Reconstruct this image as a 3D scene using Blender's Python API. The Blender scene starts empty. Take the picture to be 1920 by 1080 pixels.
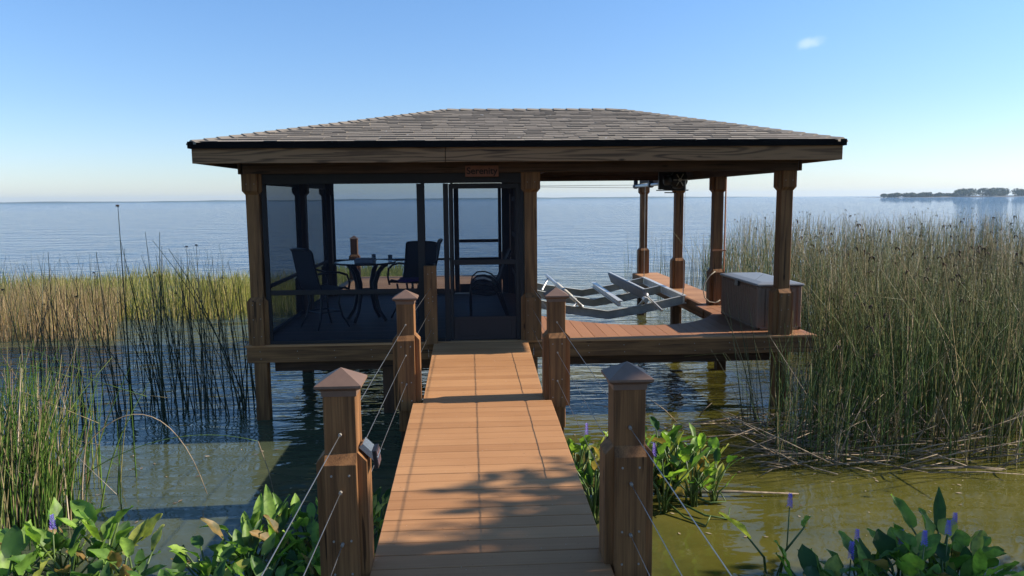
import bpy, math, random
from mathutils import Vector, Matrix
from math import sin, cos, pi, radians

# ------------------------------------------------------------------ camera, sky, sun, exposure
scn = bpy.context.scene
col = scn.collection
cam_d = bpy.data.cameras.new("camera")
cam_d.sensor_width = 36.0
cam_d.lens = 25.875
cam_d.clip_start = 0.05
cam_d.clip_end = 20000
cam = bpy.data.objects.new("camera", cam_d)
col.objects.link(cam)
_p, _y, _r = radians(6.925), radians(3.088), 0.0088
fw = Vector((sin(_y)*cos(_p), cos(_y)*cos(_p), -sin(_p)))
rt = Vector((cos(_y), -sin(_y), 0)); up = rt.cross(fw)
r2 = rt*cos(_r) - up*sin(_r); u2 = up*cos(_r) + rt*sin(_r)
m = Matrix((r2, u2, -fw)).transposed().to_4x4()
m.translation = Vector((0, -10, 1.95))
cam.matrix_world = m
scn.camera = cam

SUN_EL, SUN_AZ = radians(30.5), radians(87.5)      # azimuth clockwise from +Y
world = bpy.data.worlds.new("World"); scn.world = world
world.use_nodes = True
wn = world.node_tree.nodes; wl = world.node_tree.links
bg = wn['Background']
sky = wn.new('ShaderNodeTexSky'); sky.sky_type = 'NISHITA'; sky.sun_disc = False
sky.sun_elevation = SUN_EL; sky.sun_rotation = SUN_AZ
sky.altitude = 0; sky.air_density = 1.0; sky.dust_density = 0.3; sky.ozone_density = 3.0
bg.inputs['Strength'].default_value = 0.093
# one small faint wisp of cloud and a thin milky band of low cloud near the horizon (real sky features)
tc = wn.new('ShaderNodeTexCoord')
def cloud_mask(direction, inner, outer, stretch, amount):
    d = Vector(direction).normalized()
    sub = wn.new('ShaderNodeVectorMath'); sub.operation = 'SUBTRACT'; sub.inputs[1].default_value = d
    wl.new(tc.outputs['Generated'], sub.inputs[0])
    mp = wn.new('ShaderNodeVectorMath'); mp.operation = 'MULTIPLY'; mp.inputs[1].default_value = stretch
    wl.new(sub.outputs[0], mp.inputs[0])
    ns = wn.new('ShaderNodeTexNoise'); ns.inputs['Scale'].default_value = 60; ns.inputs['Detail'].default_value = 5
    wl.new(tc.outputs['Generated'], ns.inputs['Vector'])
    ln = wn.new('ShaderNodeVectorMath'); ln.operation = 'LENGTH'; wl.new(mp.outputs[0], ln.inputs[0])
    ad = wn.new('ShaderNodeMath'); ad.operation = 'MULTIPLY_ADD'; ad.inputs[1].default_value = outer*1.6
    wl.new(ns.outputs['Fac'], ad.inputs[0]); wl.new(ln.outputs['Value'], ad.inputs[2])
    mr = wn.new('ShaderNodeMapRange'); mr.interpolation_type = 'SMOOTHSTEP'
    mr.inputs['From Min'].default_value = inner + outer*.8; mr.inputs['From Max'].default_value = outer*1.9
    mr.inputs['To Min'].default_value = amount; mr.inputs['To Max'].default_value = 0
    wl.new(ad.outputs[0], mr.inputs['Value'])
    return mr.outputs['Result']
mask = cloud_mask((0.4090, 0.8935, 0.1830), 0.002, 0.018, (1, 1, 2.2), 0.30)
mx = wn.new('ShaderNodeMixRGB'); mx.inputs['Color2'].default_value = (7.2, 7.6, 8.2, 1)
sepw = wn.new('ShaderNodeSeparateXYZ'); wl.new(tc.outputs['Generated'], sepw.inputs[0])
tint = wn.new('ShaderNodeValToRGB'); te = tint.color_ramp.elements
te[0].position = 0.0; te[0].color = (.86, .90, 1.08, 1); te[1].position = .45; te[1].color = (.79, 1.09, 1.32, 1)
e_ = te.new(.12); e_.color = (.78, .89, 1.07, 1)
wl.new(sepw.outputs['Z'], tint.inputs['Fac'])
tm = wn.new('ShaderNodeMixRGB'); tm.blend_type = 'MULTIPLY'; tm.inputs['Fac'].default_value = 1
wl.new(sky.outputs['Color'], tm.inputs['Color1']); wl.new(tint.outputs['Color'], tm.inputs['Color2'])
wl.new(mask, mx.inputs['Fac']); wl.new(tm.outputs['Color'], mx.inputs['Color1'])
wl.new(mx.outputs['Color'], bg.inputs['Color'])

sun_d = bpy.data.lights.new("sun", 'SUN'); sun_d.energy = 5.0; sun_d.angle = radians(0.53)
sun_d.color = (1.0, 0.91, 0.77)
sun = bpy.data.objects.new("sun", sun_d); col.objects.link(sun)
sdir = Vector((sin(SUN_AZ)*cos(SUN_EL), cos(SUN_AZ)*cos(SUN_EL), sin(SUN_EL)))
sun.rotation_euler = sdir.to_track_quat('Z', 'Y').to_euler()
sun.location = sdir*60
scn.view_settings.view_transform = 'Standard'; scn.view_settings.look = 'None'
scn.view_settings.exposure = 0.85; scn.view_settings.gamma = 1.0
scn.view_settings.use_curve_mapping = False

# ------------------------------------------------------------------ helpers
def tag(o, label=None, cat=None, group=None, kind=None):
    if label: o['label'] = label
    if cat: o['category'] = cat
    if group: o['group'] = group
    if kind: o['kind'] = kind
    return o
def empty(name, loc=(0, 0, 0), label=None, cat=None, group=None):
    o = bpy.data.objects.new(name, None); col.objects.link(o); o.location = loc
    o.empty_display_size = .1
    return tag(o, label, cat, group)
class MB:
    def __init__(s): s.v = []; s.f = []
    def add(s, vs, fs):
        n = len(s.v); s.v += [tuple(v) for v in vs]; s.f += [tuple(i+n for i in f) for f in fs]; return s
    def box(s, x0, x1, y0, y1, z0, z1):
        return s.add([(x0,y0,z0),(x1,y0,z0),(x1,y1,z0),(x0,y1,z0),(x0,y0,z1),(x1,y0,z1),(x1,y1,z1),(x0,y1,z1)],
              [(0,3,2,1),(4,5,6,7),(0,1,5,4),(1,2,6,5),(2,3,7,6),(3,0,4,7)])
    def bbox(s, x0, x1, y0, y1, z0, z1, b=.004):       # box with chamfered vertical + top/bottom edges
        vs = []; 
        for z, i in ((z0, b), (z0+b, 0), (z1-b, 0), (z1, b)):
            a0, a1, c0, c1 = x0+i, x1-i, y0+i, y1-i
            vs += [(a0+b,c0,z),(a1-b,c0,z),(a1,c0+b,z),(a1,c1-b,z),(a1-b,c1,z),(a0+b,c1,z),(a0,c1-b,z),(a0,c0+b,z)]
        fs = [tuple(range(7,-1,-1)), tuple(range(24,32))]
        for k in range(3):
            for i in range(8):
                j = (i+1) % 8; fs.append((k*8+i, k*8+j, k*8+8+j, k*8+8+i))
        return s.add(vs, fs)
    def prism(s, pts, axis, a, b):                     # 2D polygon extruded along axis ('x','y','z')
        n = len(pts)
        def P(p, t):
            return {'x': (t, p[0], p[1]), 'y': (p[0], t, p[1]), 'z': (p[0], p[1], t)}[axis]
        vs = [P(p, a) for p in pts] + [P(p, b) for p in pts]
        fs = [tuple(range(n-1, -1, -1)), tuple(range(n, 2*n))]
        for i in range(n): j = (i+1) % n; fs.append((i, j, n+j, n+i))
        return s.add(vs, fs)
    def tube(s, pts, r, n=8, caps=True):
        pts = [Vector(p) for p in pts]; rs = r if isinstance(r, (list, tuple)) else [r]*len(pts)
        vs = []; ref = None
        for i, p in enumerate(pts):
            t = (pts[min(i+1, len(pts)-1)] - pts[max(i-1, 0)]).normalized()
            if ref is None:
                ref = t.cross(Vector((0, 0, 1)))
                if ref.length < .05: ref = t.cross(Vector((1, 0, 0)))
            ref = (ref - t*ref.dot(t)).normalized(); b = t.cross(ref)
            for k in range(n):
                a = 2*pi*k/n; vs.append(p + (ref*cos(a) + b*sin(a))*rs[i])
        fs = []
        for i in range(len(pts)-1):
            for k in range(n):
                j = (k+1) % n; fs.append((i*n+k, i*n+j, (i+1)*n+j, (i+1)*n+k))
        if caps: fs.append(tuple(range(n-1, -1, -1))); fs.append(tuple(range((len(pts)-1)*n, len(pts)*n)))
        return s.add(vs, fs)
    def cyl(s, c, r, z0, z1, n=16, r2=None):
        return s.tube([(c[0], c[1], z0), (c[0], c[1], z1)], [r, r if r2 is None else r2], n)
    def quad(s, a, b, c, d): return s.add([a, b, c, d], [(0, 1, 2, 3)])
    def beam(s, p, q, w, h):                           # rectangular bar from p to q
        p, q = Vector(p), Vector(q); t = (q-p).normalized()
        sd = t.cross(Vector((0, 0, 1)))
        if sd.length < .05: sd = Vector((1, 0, 0))
        sd.normalize(); u = sd.cross(t).normalized()
        vs = [e + sd*a*w/2 + u*b*h/2 for e in (p, q) for a, b in ((-1,-1),(1,-1),(1,1),(-1,1))]
        return s.add(vs, [(0,1,2,3),(7,6,5,4),(0,4,5,1),(1,5,6,2),(2,6,7,3),(3,7,4,0)])
    def build(s, name, mat, parent=None, smooth=False):
        off = Vector(parent_world(parent)) if parent else Vector((0, 0, 0))
        me = bpy.data.meshes.new(name)
        me.from_pydata([(v[0]-off.x, v[1]-off.y, v[2]-off.z) for v in s.v], [], s.f)
        me.update(calc_edges=True)
        import bmesh
        bm = bmesh.new(); bm.from_mesh(me); bmesh.ops.recalc_face_normals(bm, faces=bm.faces)
        bm.to_mesh(me); bm.free()
        if smooth: 
            for p in me.polygons: p.use_smooth = True
        me.materials.append(mat)
        o = bpy.data.objects.new(name, me); col.objects.link(o)
        if parent: o.parent = parent
        return o
    def fast(s, name, mat, parent=None, smooth=False):
        off = Vector(parent_world(parent)) if parent else Vector((0, 0, 0))
        me = bpy.data.meshes.new(name)
        me.from_pydata([(v[0]-off.x, v[1]-off.y, v[2]-off.z) for v in s.v], [], s.f); me.update()
        if smooth: me.polygons.foreach_set('use_smooth', [True]*len(me.polygons))
        me.materials.append(mat)
        o = bpy.data.objects.new(name, me); col.objects.link(o)
        if parent: o.parent = parent
        return o
def parent_world(p):
    v = Vector(p.location)
    while p.parent: p = p.parent; v += Vector(p.location)
    return v
def copy_tree(o, parent=None):
    c = o.copy(); col.objects.link(c); c.parent = parent
    for ch in list(o.children): copy_tree(ch, c)
    return c

# ------------------------------------------------------------------ materials
def mat_new(name):
    mt = bpy.data.materials.new(name); mt.use_nodes = True
    nt = mt.node_tree; b = nt.nodes['Principled BSDF']
    return mt, nt, b
def N(nt, t, **kw):
    n = nt.nodes.new(t)
    for k, v in kw.items():
        if k in n.inputs: n.inputs[k].default_value = v
        else: setattr(n, k, v)
    return n
def ramp(nt, fac, stops, interp='LINEAR'):
    r = nt.nodes.new('ShaderNodeValToRGB'); r.color_ramp.interpolation = interp
    e = r.color_ramp.elements
    while len(e) < len(stops): e.new(.5)
    for i, (p, c) in enumerate(stops): e[i].position = p; e[i].color = (*c, 1)
    nt.links.new(fac, r.inputs['Fac']); return r.outputs['Color']
def mapped(nt, scale, loc=(0, 0, 0)):
    t = N(nt, 'ShaderNodeTexCoord'); mp = N(nt, 'ShaderNodeMapping')
    mp.inputs['Scale'].default_value = scale; mp.inputs['Location'].default_value = loc
    nt.links.new(t.outputs['Object'], mp.inputs['Vector']); return mp.outputs['Vector']
def noise(nt, vec, scale, detail=4, rough=.55, dist=0):
    n = N(nt, 'ShaderNodeTexNoise'); n.inputs['Scale'].default_value = scale
    n.inputs['Detail'].default_value = detail; n.inputs['Roughness'].default_value = rough
    n.inputs['Distortion'].default_value = dist
    nt.links.new(vec, n.inputs['Vector']); return n.outputs['Fac']
def mixc(nt, fac, a, b, mode='MIX'):
    x = N(nt, 'ShaderNodeMixRGB'); x.blend_type = mode
    if isinstance(fac, float): x.inputs['Fac'].default_value = fac
    else: nt.links.new(fac, x.inputs['Fac'])
    for k, v in (('Color1', a), ('Color2', b)):
        if isinstance(v, tuple): x.inputs[k].default_value = (*v, 1)
        else: nt.links.new(v, x.inputs[k])
    return x.outputs['Color']
def math_(nt, op, a, b=0.0, c=None):
    n = N(nt, 'ShaderNodeMath'); n.operation = op
    for i, v in enumerate((a, b, c)):
        if v is None: continue
        if isinstance(v, (int, float)): n.inputs[i].default_value = v
        else: nt.links.new(v, n.inputs[i])
    return n.outputs[0]
def bump(nt, b, h, strength=.3, dist=.01):
    n = N(nt, 'ShaderNodeBump'); n.inputs['Strength'].default_value = strength; n.inputs['Distance'].default_value = dist
    nt.links.new(h, n.inputs['Height']); nt.links.new(n.outputs[0], b.inputs['Normal'])
def island(nt): return N(nt, 'ShaderNodeNewGeometry').outputs['Random Per Island']

def wood(name, axis, dark, light, rough=.7, knots=True, ra=.22, rf=44.0):
    mt, nt, b = mat_new(name)
    ax = 'xyz'.index(axis)
    sc = [9.0, 9.0, 9.0]; sc[ax] = .55
    v = mapped(nt, sc)
    isl = island(nt)
    off = N(nt, 'ShaderNodeVectorMath'); off.operation = 'ADD'
    cmb = N(nt, 'ShaderNodeCombineXYZ'); 
    m_ = math_(nt, 'MULTIPLY', isl, 31.0)
    for k in range(3): nt.links.new(m_, cmb.inputs[k])
    nt.links.new(v, off.inputs[0]); nt.links.new(cmb.outputs[0], off.inputs[1]); v = off.outputs[0]
    warp = noise(nt, v, .55, 2, .5)
    rings = math_(nt, 'MULTIPLY', warp, rf)
    rings = math_(nt, 'SINE', rings)
    rings = math_(nt, 'MULTIPLY_ADD', rings, .5, .5)
    sc2 = [140.0]*3; sc2[ax] = 3.0
    fine = noise(nt, mapped(nt, sc2), 1.0, 4, .65)
    blot = noise(nt, mapped(nt, [1.6, 1.6, 1.6]), 1.0, 3, .6)
    f = math_(nt, 'MULTIPLY_ADD', rings, ra, math_(nt, 'MULTIPLY', fine, .85))
    f = math_(nt, 'MULTIPLY_ADD', blot, .30, f)
    f = math_(nt, 'MULTIPLY_ADD', isl, .10, f)
    c = ramp(nt, f, [(.38, dark), (.72, tuple((a+q)/2 for a, q in zip(dark, light))), (1.0, light)])
    sc3 = [5.0]*3; sc3[ax] = 1.7
    vor = N(nt, 'ShaderNodeTexVoronoi'); vor.inputs['Scale'].default_value = 1.0
    nt.links.new(mapped(nt, sc3), vor.inputs['Vector'])
    kn = ramp(nt, vor.outputs['Distance'], [(.035, (1, 1, 1)), (.10, (0, 0, 0))])
    c = mixc(nt, math_(nt, 'MULTIPLY', kn, .8 if knots else 0.0), c, tuple(x*.35 for x in dark))
    sc4 = [26.0]*3; sc4[ax] = .9
    crk = noise(nt, mapped(nt, sc4, (3, 1, 7)), 1.0, 3, .5)
    ck = ramp(nt, crk, [(.655, (0, 0, 0)), (.675, (.75,)*3)])
    c = mixc(nt, ck, c, tuple(x*.3 for x in dark))
    nt.links.new(c, b.inputs['Base Color']); b.inputs['Roughness'].default_value = rough
    b.inputs['Specular IOR Level'].default_value = .25
    bump(nt, b, math_(nt, 'ADD', fine, math_(nt, 'MULTIPLY', rings, .5)), .35, .0025)
    return mt
W_D, W_L = (.048, .020, .008), (.27, .125, .045)
M = {}
for a in 'xyz': M['wood_'+a] = wood('weathered_pine_'+a, a, W_D, W_L)
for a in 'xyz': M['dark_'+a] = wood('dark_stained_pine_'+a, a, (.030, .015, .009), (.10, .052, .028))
M['fascia'] = wood('weathered_fascia', 'x', (.040, .020, .010), (.27, .145, .068), .8, True, .6, 80.0)
M['fascia_y'] = wood('weathered_fascia_side', 'y', (.05, .028, .016), (.28, .16, .085))
def decking(name, axis, c0, c1):
    mt, nt, b = mat_new(name); ax = 'xyz'.index(axis)
    sc = [40.0]*3; sc[ax] = 1.1
    fine = noise(nt, mapped(nt, sc), 1.0, 5, .6)
    blot = noise(nt, mapped(nt, [1.3, 1.3, 1.3]), 1.0, 4, .6)
    f = math_(nt, 'MULTIPLY_ADD', fine, .4, math_(nt, 'MULTIPLY', blot, .35))
    f = math_(nt, 'MULTIPLY_ADD', island(nt), .26, f)
    c = ramp(nt, f, [(.25, c0), (.8, c1)])
    # specks of dirt and bird droppings
    sp = noise(nt, mapped(nt, [1, 1, 1]), 55.0, 2, .5)
    c = mixc(nt, ramp(nt, sp, [(.745, (0, 0, 0)), (.76, (.8, .8, .8))]), c, (.62, .56, .48))
    dk = noise(nt, mapped(nt, [1, 1, 1], (7, 3, 1)), 38.0, 2, .5)
    c = mixc(nt, ramp(nt, dk, [(.71, (0, 0, 0)), (.74, (.6, .6, .6))]), c, (.10, .055, .03))
    nt.links.new(c, b.inputs['Base Color']); b.inputs['Roughness'].default_value = .62
    b.inputs['Specular IOR Level'].default_value = .3
    bump(nt, b, fine, .3, .0015)
    return mt
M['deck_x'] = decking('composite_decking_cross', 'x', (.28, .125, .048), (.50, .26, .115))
M['deck_in'] = decking('dark_room_floor_boards', 'x', (.075, .036, .022), (.14, .07, .042))  # decking with the screened room's shade put into a darker colour
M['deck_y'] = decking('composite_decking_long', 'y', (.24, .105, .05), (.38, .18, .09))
def plain(name, c, rough=.5, metal=0.0, var=.15, scale=12.0, bmp=.1):
    mt, nt, b = mat_new(name)
    n = noise(nt, mapped(nt, [1, 1, 1]), scale, 5, .6)
    cc = ramp(nt, n, [(.25, tuple(x*(1-var) for x in c)), (.8, tuple(min(1, x*(1+var)) for x in c))])
    nt.links.new(cc, b.inputs['Base Color']); b.inputs['Roughness'].default_value = rough
    b.inputs['Metallic'].default_value = metal
    bump(nt, b, n, bmp, .002)
    return mt
M['drip'] = plain('black_drip_edge', (.006, .005, .005), .95)
M['drip'].node_tree.nodes['Principled BSDF'].inputs['Specular IOR Level'].default_value = .1
M['frame'] = plain('bronze_aluminium_frame', (.014, .011, .011), .8, 0)
M['cap'] = plain('copper_brown_post_cap', (.165, .10, .068), .5, .15, .12, 20)
M['cable'] = plain('steel_cable', (.38, .36, .34), .35, .9)
M['alu'] = plain('milled_aluminium', (.62, .61, .58), .42, .5, .18, 9)
M['alu_dull'] = plain('oxidised_aluminium', (.42, .41, .37), .6, .2, .25, 7)
M['bunk'] = plain('grey_bunk_board', (.20, .20, .22), .6, 0, .2, 9)
M['carpet'] = plain('pale_bunk_carpet', (.55, .52, .46), .9, 0, .15, 30)
M['black'] = plain('black_painted_steel', (.012, .012, .014), .45, .2)
M['resin'] = plain('brown_grey_resin', (.20, .13, .085), .8, 0, .08, 20)
M['lid'] = plain('charcoal_resin_lid', (.17, .175, .18), .42, 0, .08, 20)
M['sling'] = plain('dark_sling_fabric', (.030, .030, .034), .85, 0, .2, 60)
M['chairframe'] = plain('dark_chair_frame', (.018, .017, .018), .35, .4)
M['glass_top'] = plain('smoked_table_top', (.09, .10, .115), .12, 0, .1)
M['white'] = plain('white_plastic', (.75, .75, .72), .4)
M['grey'] = plain('grey_plastic_tray', (.33, .33, .36), .5)
M['purple'] = plain('purple_striped_cloth', (.13, .05, .24), .9, 0, .3, 14)
M['rope'] = plain('weathered_rope', (.33, .29, .22), .9, 0, .2, 60)
M['copper'] = plain('orange_conduit', (.42, .17, .07), .5, 0, .15)
M['signwood'] = plain('red_brown_sign_board', (.20, .07, .035), .7, 0, .25, 8)
M['letter'] = plain('dark_burnt_lettering', (.018, .010, .008), .8)
M['solar'] = plain('solar_cell', (.03, .035, .07), .15, 0, .2)
M['screw'] = plain('galvanised_fastener', (.30, .27, .23), .6, .3)
M['steel'] = plain('stainless_steel', (.6, .6, .6), .25, .9)

# screen mesh: fine woven insect screen; openness drops as it is seen more edge-on
def screen_mat():
    mt = bpy.data.materials.new('insect_screen'); mt.use_nodes = True; nt = mt.node_tree
    nt.nodes.remove(nt.nodes['Principled BSDF'])
    d = N(nt, 'ShaderNodeBsdfDiffuse'); d.inputs['Color'].default_value = (.030, .031, .044, 1)
    t = N(nt, 'ShaderNodeBsdfTransparent'); t.inputs['Color'].default_value = (.82, .90, .98, 1)
    mxs = N(nt, 'ShaderNodeMixShader')
    lw = N(nt, 'ShaderNodeLayerWeight'); lw.inputs['Blend'].default_value = .5
    mr = N(nt, 'ShaderNodeMapRange'); mr.inputs['From Min'].default_value = 0; mr.inputs['From Max'].default_value = .95
    mr.inputs['To Min'].default_value = .31; mr.inputs['To Max'].default_value = .85
    nt.links.new(lw.outputs['Facing'], mr.inputs['Value'])
    nt.links.new(mr.outputs[0], mxs.inputs[0]); nt.links.new(t.outputs[0], mxs.inputs[1]); nt.links.new(d.outputs[0], mxs.inputs[2])
    nt.links.new(mxs.outputs[0], nt.nodes['Material Output'].inputs['Surface'])
    return mt
M['screen'] = screen_mat()

def shingle_mat():
    mt, nt, b = mat_new('weathered_asphalt_shingle')
    i = island(nt)
    c = ramp(nt, i, [(0, (.21, .17, .128)), (.2, (.245, .20, .152)), (.5, (.265, .218, .165)), (.8, (.255, .21, .16)), (1, (.28, .23, .175))])
    g = noise(nt, mapped(nt, [1, 1, 1]), 160, 3, .7)
    s = noise(nt, mapped(nt, [.6, .6, .6]), 2.0, 4, .6)
    c = mixc(nt, ramp(nt, g, [(.3, (.35,)*3), (.7, (0,)*3)]), c, (.05, .042, .038))
    c = mixc(nt, ramp(nt, s, [(.35, (.15,)*3), (.65, (0,)*3)]), c, (.10, .085, .07))
    sp = noise(nt, mapped(nt, [1, 1, 1], (3, 3, 3)), 9, 2, .5)
    c = mixc(nt, ramp(nt, sp, [(.735, (0,)*3), (.75, (.7,)*3)]), c, (.6, .58, .54))
    nt.links.new(c, b.inputs['Base Color']); b.inputs['Roughness'].default_value = .92
    bump(nt, b, g, .6, .004)
    return mt
M['shingle'] = shingle_mat()

def leafy(name, stops, trans=.35, rough=.45, veins=False, tip=None):
    # tip = (z0, z1, colour): stems ripen to another colour towards their tips
    mt, nt, b = mat_new(name)
    i = island(nt)
    c = ramp(nt, i, stops)
    n = noise(nt, mapped(nt, [1, 1, 1]), 9.0, 3, .6)
    n = ramp(nt, n, [(.42, (0,)*3), (.68, (.75,)*3)])
    c = mixc(nt, n, c, tuple(x*.6 for x in stops[0][1]))
    if tip:
        sp_ = N(nt, 'ShaderNodeSeparateXYZ'); nt.links.new(N(nt, 'ShaderNodeTexCoord').outputs['Object'], sp_.inputs[0])
        q = N(nt, 'ShaderNodeMapRange'); q.inputs['From Min'].default_value = tip[0]; q.inputs['From Max'].default_value = tip[1]
        nt.links.new(sp_.outputs['Z'], q.inputs['Value'])
        big = noise(nt, mapped(nt, [.35, .35, .35]), 1.0, 2, .5)
        q2 = math_(nt, 'MULTIPLY', q.outputs[0], ramp(nt, big, [(.35, (.08,)*3), (.62, (.6,)*3)]))
        c = mixc(nt, q2, c, tip[2])
    nt.links.new(c, b.inputs['Base Color']); b.inputs['Roughness'].default_value = rough
    b.inputs['Specular IOR Level'].default_value = .35
    tr = N(nt, 'ShaderNodeBsdfTranslucent')
    br = mixc(nt, 1.0, c, (1.5, 1.7, .8), 'MULTIPLY'); nt.links.new(br, tr.inputs['Color'])
    ms = N(nt, 'ShaderNodeMixShader'); ms.inputs[0].default_value = trans
    nt.links.new(b.outputs[0], ms.inputs[1]); nt.links.new(tr.outputs[0], ms.inputs[2])
    nt.links.new(ms.outputs[0], nt.nodes['Material Output'].inputs['Surface'])
    return mt
M['leaf'] = leafy('pickerelweed_leaf', [(0, (.03, .08, .018)), (.25, (.08, .17, .03)), (.55, (.15, .27, .045)), (.82, (.24, .37, .06)), (.94, (.38, .40, .09)), (1, (.26, .13, .06))], .38, .5)
M['rush'] = leafy('rush_stem_right', [(0, (.022, .048, .016)), (.35, (.075, .14, .036)), (.62, (.17, .23, .06)), (.82, (.27, .22, .09)), (.95, (.40, .30, .16)), (1, (.60, .48, .32))], .15, .5, tip=(-.1, 1.1, (.20, .13, .07)))
M['rush_far'] = leafy('rush_stem_far', [(0, (.035, .07, .028)), (.35, (.10, .155, .050)), (.6, (.18, .20, .07)), (.82, (.25, .18, .085)), (.93, (.38, .28, .16)), (1, (.55, .42, .27))], .15, .6, tip=(.0, 1.0, (.19, .115, .065)))
M['rush_green'] = leafy('rush_stem_green', [(0, (.035, .08, .015)), (.4, (.10, .19, .03)), (.75, (.20, .28, .06)), (.9, (.34, .28, .13)), (1, (.45, .34, .2))], .25, .4)
M['stalk'] = leafy('bulrush_stalk_dark', [(0, (.010, .020, .012)), (.6, (.022, .038, .018)), (.9, (.05, .055, .025)), (1, (.13, .09, .05))], .1, .5)
M['straw'] = leafy('dry_marsh_grass', [(0, (.30, .19, .10)), (.4, (.50, .34, .19)), (.8, (.64, .46, .28)), (.95, (.42, .38, .13)), (1, (.28, .33, .09))], .25, .7)
M['marsh'] = leafy('yellow_green_marsh_grass', [(0, (.20, .22, .04)), (.3, (.34, .32, .08)), (.55, (.46, .38, .13)), (1, (.50, .34, .19))], .3, .7)
M['dead'] = leafy('dead_reed', [(0, (.12, .08, .05)), (.5, (.30, .22, .14)), (.85, (.46, .36, .25)), (1, (.58, .48, .36))], .05, .7)
M['seed'] = plain('brown_seed_head', (.05, .028, .015), .9, 0, .4, 80)
M['flower'] = plain('violet_flower', (.20, .13, .55), .7, 0, .35, 90)
M['treeleaf'] = leafy('broad_tree_leaf', [(0, (.03, .07, .015)), (1, (.09, .15, .03))], .3, .5)
M['bark'] = plain('grey_bark', (.10, .08, .06), .9, 0, .4, 10, .6)
M['soil'] = plain('bank_soil', (.10, .075, .045), .95, 0, .4, 6, .6)
M['fartree'] = leafy('far_tree_leaf', [(0, (.030, .045, .022)), (1, (.075, .09, .045))], .1, .8)

def water_mat():
    mt, nt, b = mat_new('lake_water')
    tcx = N(nt, 'ShaderNodeTexCoord'); sep = N(nt, 'ShaderNodeSeparateXYZ'); nt.links.new(tcx.outputs['Object'], sep.inputs[0])
    X, Y = sep.outputs['X'], sep.outputs['Y']
    def mr(v, a, c, d, e):
        n = N(nt, 'ShaderNodeMapRange'); n.inputs['From Min'].default_value = a; n.inputs['From Max'].default_value = c
        n.inputs['To Min'].default_value = d; n.inputs['To Max'].default_value = e; nt.links.new(v, n.inputs['Value']); return n.outputs[0]
    big = noise(nt, mapped(nt, [.30, .30, 1]), 1.0, 3, .5)
    murk = noise(nt, mapped(nt, [.9, 1.4, 1], (4, 1, 0)), 1.0, 4, .6)
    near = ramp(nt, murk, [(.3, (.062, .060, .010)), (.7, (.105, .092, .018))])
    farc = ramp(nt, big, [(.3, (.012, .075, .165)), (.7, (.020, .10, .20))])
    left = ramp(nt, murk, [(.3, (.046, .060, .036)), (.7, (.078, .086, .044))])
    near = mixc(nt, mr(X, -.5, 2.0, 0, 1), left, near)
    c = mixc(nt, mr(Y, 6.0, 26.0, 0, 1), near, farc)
    nt.links.new(c, b.inputs['Base Color'])
    b.inputs['Roughness'].default_value = .03; b.inputs['IOR'].default_value = 1.36
    # wave heights in metres; the reeds and the dock shelter the shore, the open lake is choppier
    w1 = noise(nt, mapped(nt, [.55, 1.7, 1]), 1.0, 3, .5, .3)
    ws = noise(nt, mapped(nt, [1.2, 3.8, 1], (3, 8, 0)), 1.0, 1, .4, .8)
    wl_ = noise(nt, mapped(nt, [4.5, 5.0, 1], (5, 3, 0)), 1.0, 1, .4, 1.2)
    w2 = noise(nt, mapped(nt, [2.2, 6.5, 1], (9, 2, 0)), 1.0, 3, .55, .4)
    w3 = noise(nt, mapped(nt, [.12, .42, 1], (1, 5, 0)), 1.0, 2, .5)
    w4 = noise(nt, mapped(nt, [9, 14, 1], (2, 2, 0)), 1.0, 2, .5, .6)
    k = mr(Y, -2.0, 18.0, .06, 3.3)
    patch = mr(big, .35, .65, .55, 1.25)
    k2 = math_(nt, 'MULTIPLY', k, patch)
    h = math_(nt, 'MULTIPLY', w1, .115)
    h = math_(nt, 'MULTIPLY_ADD', w2, .050, h)
    h = math_(nt, 'MULTIPLY', h, k2)
    h = math_(nt, 'ADD', h, math_(nt, 'MULTIPLY', w3, mr(Y, 10, 80, .0, 1.15)))
    h = math_(nt, 'ADD', h, math_(nt, 'MULTIPLY', ws, mr(Y, -5.0, 9.0, .008, .045)))
    h = math_(nt, 'ADD', h, math_(nt, 'MULTIPLY', wl_, mr(Y, -5.0, 3.0, .0022, .0040)))
    h = math_(nt, 'ADD', h, math_(nt, 'MULTIPLY', w4, .0006))
    bp = N(nt, 'ShaderNodeBump'); bp.inputs['Strength'].default_value = 1.0; bp.inputs['Distance'].default_value = 1.0
    nt.links.new(h, bp.inputs['Height']); nt.links.new(bp.outputs[0], b.inputs['Normal'])
    return mt
M['water'] = water_mat()

# ------------------------------------------------------------------ setting
ZW = -1.05
mb = MB(); R = 4500
mb.add([(R*cos(2*pi*i/48), R*sin(2*pi*i/48), ZW) for i in range(48)], [tuple(range(48))])
tag(mb.fast('water', M['water']), kind='structure')

rnd = random.Random(5)
# bank (out of frame, right of and behind the camera) that carries the shade tree
mb = MB(); n = 20
vs = []
for j in range(n+1):
    for i in range(n+1):
        x = 6.2 + 22*i/n; y = -34 + 28.5*j/n
        e = min(i/3, j/0+9 if False else (n-j)/3, (n-i)/3, 1)
        vs.append((x, y, ZW - .35 + .9*min(1, max(0, e)) + rnd.uniform(-.05, .05)))
mb.add(vs, [(j*(n+1)+i, j*(n+1)+i+1, (j+1)*(n+1)+i+1, (j+1)*(n+1)+i) for j in range(n) for i in range(n)])
tag(mb.fast('shore', M['soil'], smooth=True), kind='structure')

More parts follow.
